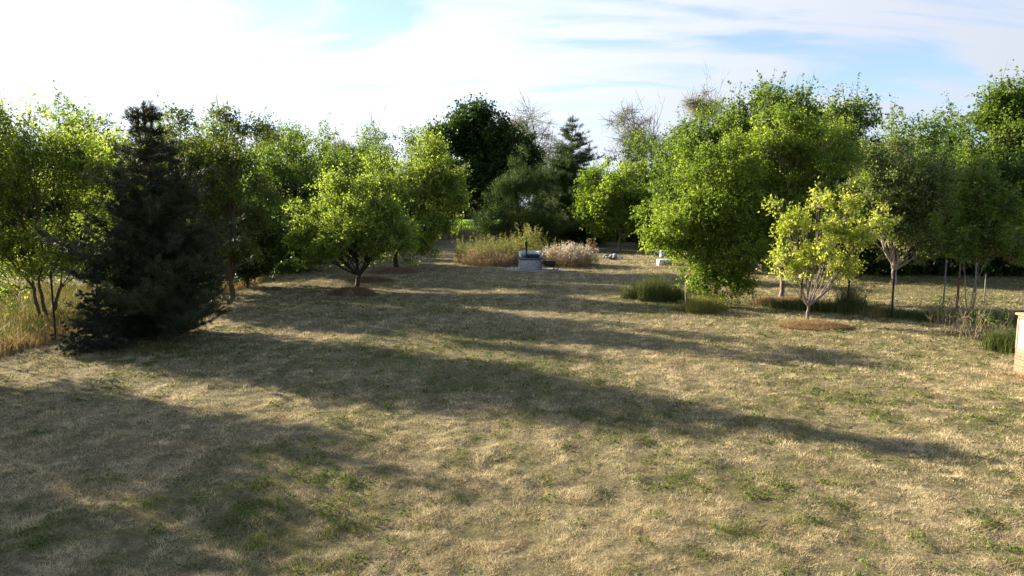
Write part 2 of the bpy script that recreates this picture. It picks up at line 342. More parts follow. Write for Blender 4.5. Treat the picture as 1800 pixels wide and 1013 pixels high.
# ------------------------------------------------------------------ grass blades
def blades(name, x, y, h, wd, lean, v, m, rng, z=None, parent=None, attr='v', bend=0.0):
    """one blade = a thin triangle (two when bend>0)"""
    n = len(x); z = gz(x, y) if z is None else z
    a = rng.random(n)*2*np.pi; t = rng.random(n)*2*np.pi
    dx, dy = np.cos(a), np.sin(a)
    side = np.stack([np.cos(t), np.sin(t), np.zeros(n)], 1)*wd[:, None]*.5
    base = np.stack([x, y, z-.005], 1)
    tip = base+np.stack([dx*lean*h, dy*lean*h, h], 1)
    if bend > 0:
        mid = base+np.stack([dx*lean*h*.3, dy*lean*h*.3, h*.62], 1)
        V = np.stack([base-side, base+side, mid+side*.8, mid-side*.8, tip], 1).reshape(-1, 3)
        i = np.arange(n)[:, None]*5
        o = mesh_obj(name, V, [i+np.array([[0, 1, 2, 3]]), i+np.array([[3, 2, 4]])], m, parent, {attr: np.concatenate([v, v])})
    else:
        V = np.stack([base-side, base+side, tip], 1).reshape(-1, 3)
        o = mesh_obj(name, V, np.arange(n)[:, None]*3+np.array([[0, 1, 2]]), m, parent, {attr: v})
    return o
def grass_mat():
    m, t, o = mat('lawn_blades')
    a = t.nodes.new('ShaderNodeAttribute'); a.attribute_name = 'col'
    d = t.nodes.new('ShaderNodeBsdfDiffuse'); t.links.new(a.outputs['Vector'], d.inputs[0])
    tr = t.nodes.new('ShaderNodeBsdfTranslucent'); t.links.new(a.outputs['Vector'], tr.inputs[0])
    x = t.nodes.new('ShaderNodeMixShader'); x.inputs[0].default_value = .3
    t.links.new(d.outputs[0], x.inputs[1]); t.links.new(tr.outputs[0], x.inputs[2]); t.links.new(x.outputs[0], o.inputs[0]); return m
GRASS = grass_mat()
def lerp(a, b, t): return np.asarray(a)*(1-t[:, None])+np.asarray(b)*t[:, None]
def lawn():
    rng = np.random.default_rng(7)
    ys = np.linspace(5.5, 62, 2000); dens = 7600*(7.0/np.maximum(ys, 7.0))**2.15; wdt = 1.56*ys+6
    pdf = dens*wdt; tot = int(np.trapz(pdf, ys)); cdf = np.cumsum(pdf); cdf /= cdf[-1]
    y = np.interp(rng.random(tot), cdf, ys); x = (rng.random(tot)-.5)*(1.56*y+6)
    # clumps
    tuft = vnoise(x, y, .17, 51, 2)*.6+vnoise(x, y, .5, 57, 2)*.4; trk = tracks(x, y); keep = rng.random(tot) < np.clip(1.8*tuft-.05, .45, 1)*(1+.2*trk)
    x, y, tuft = x[keep], y[keep], tuft[keep]; n = len(x)
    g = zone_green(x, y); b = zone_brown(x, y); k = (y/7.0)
    tall = np.clip(tuft*2.0-.5, 0, 1)
    h = (.016+.062*tall**1.3)*(rng.random(n)*.9+.35)*k**.25
    wd = (.0026+.0024*rng.random(n))*k**.9
    lean = .3+2.0*rng.random(n)**1.2
    r = rng.random(n)
    straw = lerp([.40, .32, .175], [.82, .69, .44], r); brown = lerp([.17, .11, .06], [.50, .35, .21], r)
    green = lerp([.055, .085, .018], [.23, .26, .07], r); olive = lerp([.12, .12, .04], [.36, .33, .14], r)
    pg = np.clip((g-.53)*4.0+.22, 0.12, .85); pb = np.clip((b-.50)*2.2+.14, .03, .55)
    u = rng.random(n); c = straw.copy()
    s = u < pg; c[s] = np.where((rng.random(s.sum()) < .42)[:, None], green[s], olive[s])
    s2 = (~s) & (rng.random(n) < pb); c[s2] = brown[s2]
    c = c*(1+.36*tracks(x, y))[:, None]*(.70+.16*vnoise(x, y, 3.5, 55, 3)+.44*tuft)[:, None]
    o = blades('lawn_grass', x, y, h, wd, lean, c, GRASS, rng, attr='col')
    tag(o, 'dry mown lawn of straw coloured and green grass blades', 'grass', kind='stuff')
    # low broadleaf weeds in the greener patches
    tot = 700000
    y = np.interp(rng.random(tot), cdf, ys); x = (rng.random(tot)-.5)*(1.56*y+6)
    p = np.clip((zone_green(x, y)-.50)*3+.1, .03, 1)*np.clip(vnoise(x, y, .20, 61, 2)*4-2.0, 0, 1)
    kq = (rng.random(tot) < p) & (y < 30); x, y = x[kq], y[kq]; n = len(x)
    sz = (.010+.013*rng.random(n))*(y/7)**.7; pos = np.stack([x, y, gz(x, y)+.01+.05*rng.random(n)], 1)
    V, Fc = leaf_quads(pos, rng.normal(size=(n, 3))+[0, 0, .1], rng.normal(size=(n, 3))*.5+[0, 0, 1], sz*1.5, .8)
    c = lerp([.035, .065, .014], [.17, .23, .045], rng.random(n))
    tag(mesh_obj('clover', V, Fc, GRASS, None, {'col': c}), 'low green clover and weeds in patches through the dry lawn', 'clover', kind='stuff')

def unit(a): return a/(np.linalg.norm(a, axis=1, keepdims=True)+1e-9)
def leaf_quads(pos, d, nrm, size, wr=.55):
    d = unit(d); s = unit(np.cross(d, nrm)); L = size[:, None]
    up = unit(np.cross(s, d))
    b = pos; tp = pos+d*L; l = pos+d*L*.45+s*L*wr*.5+up*L*.10; r = pos+d*L*.45-s*L*wr*.5+up*L*.10
    n = len(pos)
    return np.stack([b, r, tp, l], 1).reshape(-1, 3), np.arange(n)[:, None]*4+np.array([[0, 1, 2, 3]])
lawn()

def crop():
    rng = np.random.default_rng(77); n = 26000
    x = rng.uniform(-26, 4, n); y = np.round(rng.uniform(98, 150, n)/.8)*.8+rng.normal(0, .12, n)
    z = .5+vnoise(x, y, 3, 40, 2)*.15+rng.random(n)*.5
    V, Fc = leaf_quads(np.stack([x, y, z], 1), rng.normal(size=(n, 3))+[0, 0, .5], rng.normal(size=(n, 3)), rng.uniform(.2, .42, n), .5)
    tag(mesh_obj('crop_plants', V, Fc, GRASS, None, {'col': lerp([.06, .14, .015], [.22, .36, .06], rng.random(n))}), 'bright green leafy crop growing in the field beyond the far fence', 'crop', kind='stuff')
crop()

def scatter_disc(rng, n, cx, cy, rx, ry, edge=.5):
    a = rng.random(n)*2*np.pi; r = rng.random(n)**edge
    w_ = 1+.18*np.sin(a*3+cx)+.12*np.sin(a*5+cy)
    return cx+rx*r*w_*np.cos(a), cy+ry*r*w_*np.sin(a)

# ------------------------------------------------------------------ trees
def bez(a, b, c, n=6):
    t = np.linspace(0, 1, n)[:, None]; return (1-t)**2*a+2*t*(1-t)*b+t*t*c
def make_crown(rng, lobes, n, leaf, shoot, up, gap, axis_xy, per=11, emerge=.07, sub=.31, leafw=.6, droop=.15, dense=1.35, big=1.3, infl=1.12):
    n = int(n*dense); leaf = leaf*big; lobes = lobes.copy(); lobes[:, 3:6] *= infl; gap *= 1.55
    """lobes: (n,6) centre+radii in local coordinates. Returns leaf mesh arrays, sub-lobe centres per lobe"""
    subs = []; owner = []
    area = np.array([(l[3]*l[4]*l[5])**(2/3) for l in lobes])
    for i, l in enumerate(lobes):
        k = max(5, int(gap*area[i]/area.sum()*len(lobes)*7))
        dd = unit(rng.normal(size=(k, 3))+[0, 0, .15]); outl = rng.random(k) < .28; u = np.where(outl, rng.uniform(.95, 1.22, k), rng.uniform(.35, .92, k))[:, None]
        c = l[:3]+dd*u*l[3:6]; rr = sub*np.mean(l[3:6])*rng.uniform(.5, 1.45, k)*np.where(outl, .5, 1)
        subs.append(np.concatenate([c, rr[:, None]], 1)); owner += [i]*k
    S = np.concatenate(subs); owner = np.array(owner)
    ns = n//per
    pw = S[:, 3]**2; pick = rng.choice(len(S), ns, p=pw/pw.sum())
    rd = unit(rng.normal(size=(ns, 3))); sq = np.array([1.1, 1.1, .85])
    st = S[pick, :3]+rd*sq*(S[pick, 3]*rng.random(ns)**.62)[:, None]
    outw = st-np.array([axis_xy[0], axis_xy[1], 0]); outw[:, 2] = 0; outw = unit(outw)
    dr = unit(outw*.45+unit(rng.normal(size=(ns, 3)))*.7+rd*.3+np.array([0, 0, up]))
    ln = shoot*rng.uniform(.35, 1.6, ns)
    zt = st[:, 2].max(); top = (st[:, 2] > zt*.6)
    em = (rng.random(ns) < emerge) & top; ln[em] *= 2.0; dr[em] = unit(dr[em]*.35+np.array([0, 0, 1.]))
    t = (np.arange(per)[None]+rng.random((ns, per)))/per
    tone = np.clip(rng.normal(.5, .16, ns)+(rng.random(len(S))[pick]-.5)*.35, 0, 1)
    pos = st[:, None]+dr[:, None]*(ln[:, None]*t)[:, :, None]+rng.normal(size=(ns, per, 3))*leaf*.45
    pos[..., 2] -= (t**2*ln[:, None]*droop)
    d = dr[:, None]*.5+rng.normal(size=(ns, per, 3))*.6+np.array([0, 0, -.25])
    nr = rng.normal(size=(ns, per, 3))*.65+np.array([0, 0, .7])
    v = np.clip(tone[:, None]+rng.normal(0, .13, (ns, per)), 0, 1).ravel()
    sz = (leaf*rng.uniform(.65, 1.25, (ns, per))).ravel()
    pos = pos.reshape(-1, 3); ok = pos[:, 2] > .12
    V, Fc = leaf_quads(pos[ok], d.reshape(-1, 3)[ok], nr.reshape(-1, 3)[ok], sz[ok], leafw)
    return V, Fc, v[ok], S, owner, (st, dr, ln, em)
def make_wood(rng, lobes, S, owner, fork, r0, lean=(0, 0), stems=1, shoots=None, twig=0, sides=7, spread=.3):
    lines = []; rads = []
    top = np.average(lobes[:, :3], axis=0, weights=lobes[:, 3]); f = np.array([lean[0], lean[1], fork])
    stemtops = []
    for s in range(stems):
        a = 2*np.pi*(s/stems)+.6; off = np.array([np.cos(a), np.sin(a)*.6, 0])*(spread if stems > 1 else 0)
        ff = f+off*[1, 1, 0]; b0 = np.array([0, 0, -.12])+off*.25
        P = bez(b0, (b0+ff)/2+rng.normal(size=3)*.06*fork*[1, 1, 0], ff, 7); P[1:-1] += rng.normal(size=(5, 3))*r0*.15
        rr = np.linspace(r0, r0*.72, 7)*(1 if stems == 1 else .72); rr[0] *= 1.45; rr[1] *= 1.1
        lines.append(P); rads.append(rr); stemtops.append(ff)
    nl = len(lobes)
    for i, l in enumerate(lobes):
        s0 = stemtops[int(np.argmin([np.linalg.norm((t-l[:3])[:2]) for t in stemtops]))]
        rl = r0*.72*max(.38, (l[3]/lobes[:, 3].max()))*(.85 if nl > 1 else 1)*(1 if stems == 1 else .72)
        low = l[2]-s0[2] < .3
        ctrl = (s0+l[:3])/2+np.array([(l[0]-s0[0])*.18, (l[1]-s0[1])*.18, .10*abs(l[2]-s0[2])*(-1 if low else -1)])+rng.normal(size=3)*.08*l[3]
        end = l[:3]+[0, 0, l[5]*.35]
        P = bez(s0-[0, 0, r0*.3], ctrl, end, 9); P[1:] += rng.normal(size=(8, 3))*l[3]*.025
        lines.append(P); rads.append(np.linspace(rl, rl*.22, 9))
        for sb in S[owner == i]:
            k = rng.integers(2, 7); a = P[k]; e = sb[:3]; m_ = (a+e)/2+[0, 0, .12*np.linalg.norm(e-a)]+rng.normal(size=3)*.07*l[3]
            Q = bez(a, m_, e+(e-a)*.15, 6); lines.append(Q); rads.append(np.linspace(rl*(1-.09*k)*.5, rl*.10, 6))
    v, fc = tube_arrays(lines, rads, sides)
    if twig and shoots is not None:
        st, dr, ln, em = shoots; idx = np.concatenate([np.nonzero(em)[0], rng.choice(len(st), min(twig, len(st)), replace=False)])
        tl = [np.stack([st[i]-dr[i]*ln[i]*.6, st[i], st[i]+dr[i]*ln[i]*.85]) for i in idx]; trd = [np.array([.012, .009, .003])*(r0/.15)**.5 for _ in idx]
        v2, f2 = tube_arrays(tl, trd, 3); fc = np.concatenate([fc, f2+len(v)]); v = np.concatenate([v, v2])
    return v, fc
def px_lobes(D, base, lob):
    out_ = []
    for l in lob:
        dD = l[4] if len(l) > 4 else 0
        c = at(l[0], l[1], D+dD)-base; k = (D+dD)/F
        out_.append([c[0], c[1], c[2], l[2]*k, (l[5] if len(l) > 5 else .92)*l[2]*k, l[3]*k])
    return np.array(out_)
def tree(name, label, basepx, D, lob, lm, bm, n, leaf, seed, fork=None, r0=.12, shoot=.45, up=.35, gap=1.15, group=None, cat='tree', twig=1500, **kw):
    rng = np.random.default_rng(seed)
    bp = at(basepx, 400, D); bp[2] = 0; bp[2] = float(gz(bp[0], bp[1])) if D < 75 else 0
    lobes = px_lobes(D, bp, lob); wk = {k: kw.pop(k) for k in ('lean', 'stems', 'sides', 'spread') if k in kw}
    if fork is None: fork = max(.5, (lobes[:, 2]-lobes[:, 5]).min()+.3)
    root = empty(name, bp, label, cat, group)
    V, Fc, v, S, ow, sh = make_crown(rng, lobes, n, leaf, shoot, up, gap, (0, 0), **kw)
    mesh_obj('crown', V, Fc, lm, root, {'v': v})
    wv, wf = make_wood(rng, lobes, S, ow, fork, r0, shoots=sh, twig=twig, **wk)
    mesh_obj('trunk', wv, wf, bm, root, smooth=True)
    return root
def copy_tree(root, x, y, s, rz, label, group=None, sz=None):
    r = root.copy(); C.objects.link(r); r.location = (x, y, 0); r.scale = (s, s, sz or s); r.rotation_euler = (0, 0, rz); r['label'] = label
    if group: r['group'] = group
    for ch in root.children:
        c = ch.copy(); C.objects.link(c); c.parent = r
    return r

# -- left side
tree('fruit_tree', 'loose sunlit yellow green tree behind the wire fence at the left edge', 70, 23.5,
     [(60, 330, 105, 95), (-40, 350, 100, 110, 1), (120, 270, 50, 50), (20, 240, 70, 45), (110, 420, 60, 60, -.5), (40, 440, 80, 55), (-60, 250, 60, 60), (10, 500, 60, 35, .3), (150, 460, 45, 50, .5), (160, 370, 50, 60, .6)],
     L_YG, B_BROWN, 42000, .085, 101, r0=.10, shoot=.55, up=.45, emerge=.10, stems=3, spread=.5, fork=1.2)
tree('bushy_tree', 'light green tree peeking out left of the tall dark pine', 215, 29,
     [(215, 300, 55, 55), (190, 370, 50, 60), (235, 420, 50, 50)], L_APPLE, B_BROWN, 16000, .09, 102, r0=.10, shoot=.5)
tree('plum_tree', 'tree with browning drooping top just right of the tall pine', 400, 29,
     [(405, 245, 62, 42), (340, 290, 55, 55, 1), (400, 330, 60, 60), (370, 400, 65, 55), (440, 360, 40, 60, 1), (350, 460, 60, 45), (420, 440, 50, 40)], L_BROWN, B_BROWN, 32000, .085, 103, r0=.13, shoot=.45, up=.1, droop=.5, sub=.30)
tree('ash_tree', 'mid green tree between the pine and the browning tree', 320, 33,
     [(318, 240, 42, 38), (300, 300, 50, 60), (340, 380, 60, 80), (410, 420, 60, 50, 2), (330, 440, 70, 35), (280, 340, 50, 50)], L_DARK, B_BROWN, 22000, .10, 104, r0=.14, shoot=.5)
tree('hedge_tree', 'wide dark green bushy tree left of the first apple tree', 500, 42,
     [(500, 330, 75, 70), (450, 380, 60, 80), (545, 390, 60, 70), (470, 290, 40, 40, 3), (530, 280, 55, 35, 4), (560, 430, 40, 40), (500, 440, 80, 35), (580, 340, 40, 50, 2)], L_MID, B_DARK, 42000, .12, 105, r0=.16, shoot=.6, fork=1.2)
tree('elder_shrub', 'dark overgrown shrub at the lawn edge right of the pine', 430, 34,
     [(430, 430, 55, 55), (475, 420, 45, 50, 1), (395, 450, 40, 35), (440, 470, 60, 22), (460, 380, 40, 40, 1)], L_DARK, B_DARK, 16000, .10, 106, r0=.07, shoot=.4, fork=.5, cat='shrub')
# -- orchard trees in the middle
tree('apple_tree', 'low forked apple tree with dark leaning trunk, nearest on the left lawn', 622, depth(508),
     [(610, 405, 70, 55), (560, 400, 45, 50, -.4), (675, 400, 52, 55), (630, 345, 60, 36, .5), (548, 432, 34, 25), (600, 438, 60, 18, -1), (672, 430, 48, 26), (580, 365, 34, 24), (535, 415, 18, 18), (690, 360, 30, 30)],
     L_APPLE, B_DARK, 44000, .085, 107, r0=.14, shoot=.42, fork=.75, lean=(.2, 0), stems=1, up=.35, twig=2500)
tree('apple_tree', 'taller apple tree standing behind and right of the nearest apple tree', 697, depth(470),
     [(730, 360, 75, 75), (772, 372, 46, 45), (705, 310, 55, 45), (765, 290, 45, 42), (690, 400, 55, 45), (742, 430, 46, 20, -1), (660, 340, 40, 36), (795, 320, 26, 26), (730, 265, 24, 22)],
     L_APPLE, B_DARK, 46000, .10, 108, r0=.17, shoot=.55, fork=1.2, up=.45, emerge=.10, twig=2500)
# -- middle background
tree('maple_tree', 'large dark round topped tree behind the far fence, left of the spruce', 838, 104,
     [(830, 270, 75, 65), (880, 290, 60, 60, 2), (800, 310, 60, 55), (915, 320, 42, 55), (845, 225, 45, 30), (780, 250, 40, 40), (875, 335, 50, 30)], L_DARK, B_DARK, 60000, .34, 109, r0=.4, shoot=1.1, up=.25, fork=3.5, sub=.34, twig=800)
tree('garden_tree', 'near black bushy evergreen left of the spruce behind the weed bed', 912, 66,
     [(908, 335, 38, 52), (885, 370, 32, 45), (945, 350, 38, 52), (982, 385, 36, 45, 4), (1025, 398, 26, 32, 4), (905, 398, 55, 30), (965, 405, 55, 26), (925, 300, 18, 22)], L_DARK, B_DARK, 60000, .12, 110, r0=.15, shoot=.5, up=.9, leafw=.25, fork=1.0, droop=0)
tree('walnut_tree', 'small bright green round tree with a bare trunk right of the spruce', 1090, 62,
     [(1085, 340, 62, 48), (1050, 370, 42, 42, -1), (1120, 365, 48, 48), (1080, 390, 50, 28)], L_BRIGHT, B_GREY, 34000, .16, 111, r0=.17, shoot=.6, up=.1, fork=2.0, sub=.33)
tree('walnut_tree', 'huge dense dome shaped walnut tree, tallest on the right', 1345, 43,
     [(1330, 250, 95, 70), (1420, 245, 85, 65, 2), (1250, 275, 80, 70), (1230, 350, 70, 80, 1), (1475, 275, 50, 55, 1), (1365, 200, 60, 35), (1430, 205, 45, 30, 1), (1400, 330, 100, 80), (1290, 215, 45, 30), (1440, 380, 60, 50), (1300, 390, 90, 50)],
     L_MID, B_GREY, 95000, .145, 112, r0=.35, shoot=.8, up=.15, fork=2.4, sub=.30, gap=1.3)
tree('pear_tree', 'spreading bright green tree with branches drooping to the lawn beside grass clumps', 1262, depth(532),
     [(1210, 400, 70, 55), (1150, 400, 38, 40, -.3), (1260, 340, 65, 75), (1290, 430, 60, 60, -.8), (1255, 480, 50, 42, -1.2), (1330, 400, 45, 60), (1300, 480, 44, 35, -1), (1230, 290, 45, 40, .5), (1265, 510, 44, 26, -1), (1225, 475, 34, 30, -.6)],
     L_BRIGHT, B_BROWN, 62000, .085, 113, r0=.13, shoot=.42, up=.15, fork=1.1, sub=.34, twig=2500, emerge=.05)
tree('pear_tree', 'upright green tree behind the yellow tree with slim trunk in straw mulch', 1378, depth(527),
     [(1400, 340, 66, 85), (1345, 290, 60, 65), (1440, 290, 55, 60), (1385, 240, 45, 40), (1475, 260, 35, 40), (1340, 400, 45, 50), (1440, 400, 45, 50), (1395, 440, 45, 35), (1350, 360, 45, 50, -.4), (1470, 350, 40, 50, .6)],
     L_BRIGHT, B_GREY, 56000, .085, 114, r0=.11, shoot=.5, up=.8, fork=1.3, emerge=.10, twig=1800)
tree('young_tree', 'young yellow leaved tree on a straw ring in the right of the lawn', 1428, depth(568),
     [(1366, 355, 13, 24), (1387, 405, 24, 34), (1374, 458, 22, 28), (1415, 380, 20, 38), (1442, 352, 18, 26), (1422, 452, 32, 28, -.3), (1466, 402, 28, 36), (1492, 366, 20, 26), (1508, 428, 30, 32), (1542, 398, 18, 24), (1480, 470, 34, 26, .2), (1552, 376, 11, 14), (1395, 480, 26, 20, -.3), (1450, 430, 26, 26)],
     L_GOLD, B_GREY, 12000, .095, 115, r0=.055, shoot=.32, up=.35, fork=.6, sub=.25, gap=1.0, emerge=.04, twig=1500, stems=1, infl=.86, dense=.95, big=1.15)
tree('apple_tree', 'grey green apple tree with pale forked trunk behind the right fence', 1577, depth(500),
     [(1580, 330, 75, 65), (1530, 350, 48, 60), (1640, 350, 45, 60), (1600, 280, 50, 35), (1560, 410, 55, 40), (1630, 420, 45, 35), (1530, 290, 30, 30), (1590, 445, 40, 20)],
     L_GREY, B_WHITE, 44000, .10, 116, r0=.16, shoot=.5, up=.4, fork=.75, stems=1, emerge=.10, twig=2200)
tree('cherry_tree', 'dark slender tree on thin stems beside the rusty fence post', 1716, depth(545),
     [(1715, 400, 45, 50), (1700, 350, 35, 40), (1740, 360, 35, 50), (1690, 430, 35, 35), (1750, 430, 40, 35), (1725, 310, 22, 30)],
     L_MID, B_DRY, 17000, .085, 117, r0=.035, shoot=.4, up=.5, fork=1.2, stems=3, spread=.25, twig=1500)
tree('walnut_tree', 'tall leafy tree cut by the right edge of the picture', 1825, 44,
     [(1800, 230, 80, 70), (1740, 240, 35, 45), (1840, 300, 80, 80), (1720, 300, 42, 42), (1790, 170, 40, 30), (1760, 350, 60, 50), (1830, 420, 70, 50), (1700, 350, 35, 45)], L_MID, B_DARK, 52000, .15, 118, r0=.3, shoot=.7, up=.2, fork=2.4, sub=.3)
tree('hazel_bush', 'light green bush at the right edge behind the fence', 1830, 33,
     [(1825, 410, 40, 45), (1800, 430, 22, 25)], L_BRIGHT, B_BROWN, 9000, .10, 119, r0=.05, shoot=.45, fork=.5, cat='shrub')
tree('sapling', 'tiny sapling with thin bare stem beside the white block', 1190, depth(466),
     [(1190, 425, 16, 16), (1198, 410, 12, 12)], L_APPLE, B_GREY, 900, .09, 120, r0=.035, shoot=.3, fork=.9, twig=60)

# -- half bare willows on the skyline
def willow(label, basepx, D, toppx, seed, width, lean, crown):
    rng = np.random.default_rng(seed); bp = at(basepx, 400, D); bp[2] = 0
    root = empty('willow_tree', bp, label, 'tree', 'half bare willows on the skyline')
    top = at(toppx[0], toppx[1], D)-bp; H = top[2]; lines = []; rads = []; tips = []
    def grow(p, d, ln, r, lvl):
        m = 6; P = [p]
        for k in range(m-1):
            d = d+rng.normal(size=3)*.12+np.array([0, 0, .10]); d /= np.linalg.norm(d); P.append(P[-1]+d*ln/(m-1))
        P = np.array(P); lines.append(P); rads.append(np.linspace(r, r*(.5 if lvl else .10), m))
        if lvl >= 4: tips.append((P[-1], d)); return
        for j in range(3 if lvl < 3 else 4):
            k = rng.integers(2, m); nd = d*.85+unit(rng.normal(size=(1, 3)))[0]*.60+np.array([0, 0, .1]); nd /= np.linalg.norm(nd)
            grow(P[k], nd, ln*rng.uniform(.32, .55), r*.45, lvl+1)
    d0 = np.array([top[0]*.6, 0, H]); d0 /= np.linalg.norm(d0)
    grow(np.array([0, 0, -.2]), d0, H*.80, width*.0055, 0)
    grow(np.array([0, 0, H*.42])+d0*[1, 1, 0]*H*.4, np.array([lean, .1, 1.]), H*.40, width*.003, 1)
    v, f = tube_arrays(lines, rads, 4); mesh_obj('trunk', v, f, B_GREY, root, smooth=True)
    lobes = px_lobes(D, bp, crown)
    V, Fc, vv, S, ow, (st, dr, ln, _e) = make_crown(rng, lobes, 9000, .24, 1.6, .2, 1.0, (0, 0), per=9, sub=.42, leafw=.16, droop=.7, emerge=.0)
    mesh_obj('crown', V, Fc, L_WILLOW, root, {'v': vv})
    tl = [np.stack([st[i]-dr[i]*ln[i]*.8, st[i], st[i]+dr[i]*ln[i]]) for i in range(0, len(st), 2)]
    v, f = tube_arrays(tl, [np.array([.035, .03, .018])]*len(tl), 3); mesh_obj('twigs', v, f, B_GREY, root)
willow('half bare willow with forked dead top behind the dark round tree', 935, 120, (955, 165), 201, 50, .15, [(930, 240, 38, 35), (955, 275, 30, 45), (905, 215, 16, 14)])
willow('half bare willow right of the spruce, its crooked top against clear sky', 1140, 115, (1122, 172), 202, 45, -.3, [(1115, 230, 32, 38), (1140, 260, 38, 40), (1110, 200, 18, 22), (1100, 270, 26, 26)])
willow('bare willow top peeping over the left shoulder of the huge walnut', 1235, 118, (1240, 155), 203, 30, .1, [(1235, 200, 25, 30), (1215, 240, 25, 30)])
willow('thin bare topped willow in the gap over the apple trees', 620, 110, (618, 225), 204, 25, .2, [(615, 275, 25, 22), (640, 285, 20, 20)])

# -- conifers
def conifer(name, label, basepx, D, toppy, halfw_px, seed, lm, needles, nl, nw, prof, upturn, droop, bpw=7, step=.28, z0=.25, tops=None, r0=.16, bushy=1.0, group=None, cat='conifer'):
    rng = np.random.default_rng(seed); bp = at(basepx, 400, D); bp[2] = float(gz(bp[0], bp[1])) if D < 70 else 0
    root = empty(name, bp, label, cat, group)
    lines = []; rads = []; sp = []; sdr = []
    for (tx, ty, wsc, rr) in (tops or [(basepx, toppy, 1, 1)]):
        top = at(tx, ty, D)-bp; H = top[2]; Rm = halfw_px*D/F*wsc
        P = np.stack([np.linspace(0, top[0], 9)*np.linspace(0, 1, 9)**.5, rng.normal(size=9)*.02, np.linspace(-.1, H, 9)], 1)
        lines.append(P); rads.append(np.linspace(r0*rr, .012, 9))
        z = z0*rr
        while z < H*.985:
            t = z/H; R_ = Rm*np.interp(t, prof[0], prof[1])
            for k in range(bpw):
                a = rng.random()*2*np.pi; ln = R_*rng.uniform(.45, 1.15)+.06
                if rng.random() < .06: continue
                s = np.linspace(0, 1, 6)[:, None]; dxy = np.array([np.cos(a), np.sin(a), 0])
                Q = np.array([np.interp(z, P[:, 2], P[:, 0]), 0, z+rng.normal()*.06])+dxy*ln*s+np.array([0, 0, 1.])*(upturn*ln*s**2-droop*ln*s*(1-t*.6))
                lines.append(Q); rads.append(np.linspace(.022, .006, 6)*(.5+ln/2.2))
                # side shoots carry the needles
                m = max(3, int(ln*9*bushy)); u = rng.uniform(.18, 1.0, m)
                q = np.stack([np.interp(u, s[:, 0], Q[:, j]) for j in range(3)], 1)
                lat = np.cross(dxy, [0, 0, 1.]); side = rng.choice([-1, 1], m)[:, None]*lat*rng.uniform(.2, 1, m)[:, None]
                sdn = unit(dxy*.7+side+rng.normal(size=(m, 3))*.25+np.array([0, 0, upturn*1.4-.1]))
                L = (.18+.30*ln*(1-u))*rng.uniform(.6, 1.2, m)
                for j in range(m):
                    for c in range(max(1, int(L[j]/.13))):
                        sp.append(q[j]+sdn[j]*L[j]*(c+rng.random())/max(1, int(L[j]/.13))); sdr.append(sdn[j])
            z += step*rng.uniform(.7, 1.3)
        for c in range(10): sp.append(np.array([top[0], 0, H-.12*c*.5])); sdr.append(np.array([0, 0, 1.]))
    sp = np.array(sp); sdr = np.array(sdr); per = max(4, needles//len(sp)); n = len(sp)*per
    pos = np.repeat(sp, per, 0)+rng.normal(size=(n, 3))*nl*.20; d = unit(np.repeat(sdr, per, 0)*1.1+rng.normal(size=(n, 3))*.55)
    side = unit(np.cross(d, rng.normal(size=(n, 3))))*nw*.5; L = nl*rng.uniform(.7, 1.3, n)[:, None]
    V = np.stack([pos-side, pos+side, pos+d*L], 1).reshape(-1, 3)
    tone = np.repeat(np.clip(rng.normal(.45, .17, len(sp)), 0, .88), per); tone = np.clip(tone+rng.normal(0, .08, n), 0, 1)
    mesh_obj('crown', V, np.arange(n)[:, None]*3+np.array([[0, 1, 2]]), lm, root, {'v': tone})
    v, f = tube_arrays(lines, rads, 5); mesh_obj('trunk', v, f, B_BROWN, root, smooth=True)
    return root
pprof = ([0, .08, .3, .5, .68, .8, .9, .97, 1], [.92, 1.0, .86, .64, .42, .25, .15, .13, .10])
conifer('pine_tree', 'tall dark pine with long leading shoot at the left edge of the lawn', 268, 20.6, 182, 205, 301, L_NEEDLE, 270000, .15, .015, pprof, .42, .20, bpw=7, step=.33, r0=.14, bushy=.9, z0=.5,
        tops=[(253, 184, .95, 1), (241, 196, .22, .5), (264, 192, .20, .5), (300, 262, .55, .6), (205, 300, .5, .5), (345, 330, .45, .5), (378, 410, .35, .5)])
conifer('blue_spruce', 'small bluish spruce low in front of the tall pine', 165, 18.9, 465, 66, 302, L_BLUE, 50000, .07, .010, ([0, .1, .5, 1], [.9, 1, .55, .05]), .15, .05, bpw=8, step=.14, r0=.06, z0=.1)
sprof = ([0, .05, .5, .8, 1], [.95, 1, .74, .36, .05])
conifer('spruce_tree', 'pointed green spruce with several tops behind the weed bed', 1000, 72, 205, 98, 303, L_SPRUCE, 240000, .30, .035, sprof, .35, .25, bpw=8, step=.45, r0=.3,
        tops=[(1007, 205, .9, 1), (1036, 255, .45, .6), (980, 262, .5, .7), (965, 300, .6, .7)])

# -- trees farther off and behind the fences: three builds, each copy with its own size and turn
g1 = 'trees in the background hedge'
A = tree('hedgerow_tree', 'broad mid green tree in the far row between apple trees and hedge', 640, 76,
         [(640, 330, 70, 60), (600, 370, 60, 60, 2), (690, 370, 60, 60), (640, 400, 100, 55), (660, 280, 40, 35), (610, 290, 38, 35), (600, 430, 60, 30), (690, 430, 60, 30)], L_MID, B_DARK, 40000, .17, 401, r0=.25, shoot=.8, fork=1.6, group=g1, twig=300)
B = tree('hedgerow_tree', 'dark bush filling the hedge right of the browning tree', 480, 50,
         [(480, 350, 60, 70), (430, 390, 60, 60), (530, 390, 60, 60), (480, 290, 42, 38), (450, 430, 60, 35), (520, 430, 60, 35), (480, 400, 80, 60)], L_DARK, B_DARK, 40000, .17, 402, r0=.2, shoot=.75, fork=.8, group=g1, twig=300)
def far(src, px, D, s, rz, label, sz=None):
    p = at(px, 400, D); copy_tree(src, p[0], p[1], s, rz, label, g1, sz)
far(A, 555, 88, 1.3, 1.0, 'farthest tree above the hedge left of the bare topped willow')
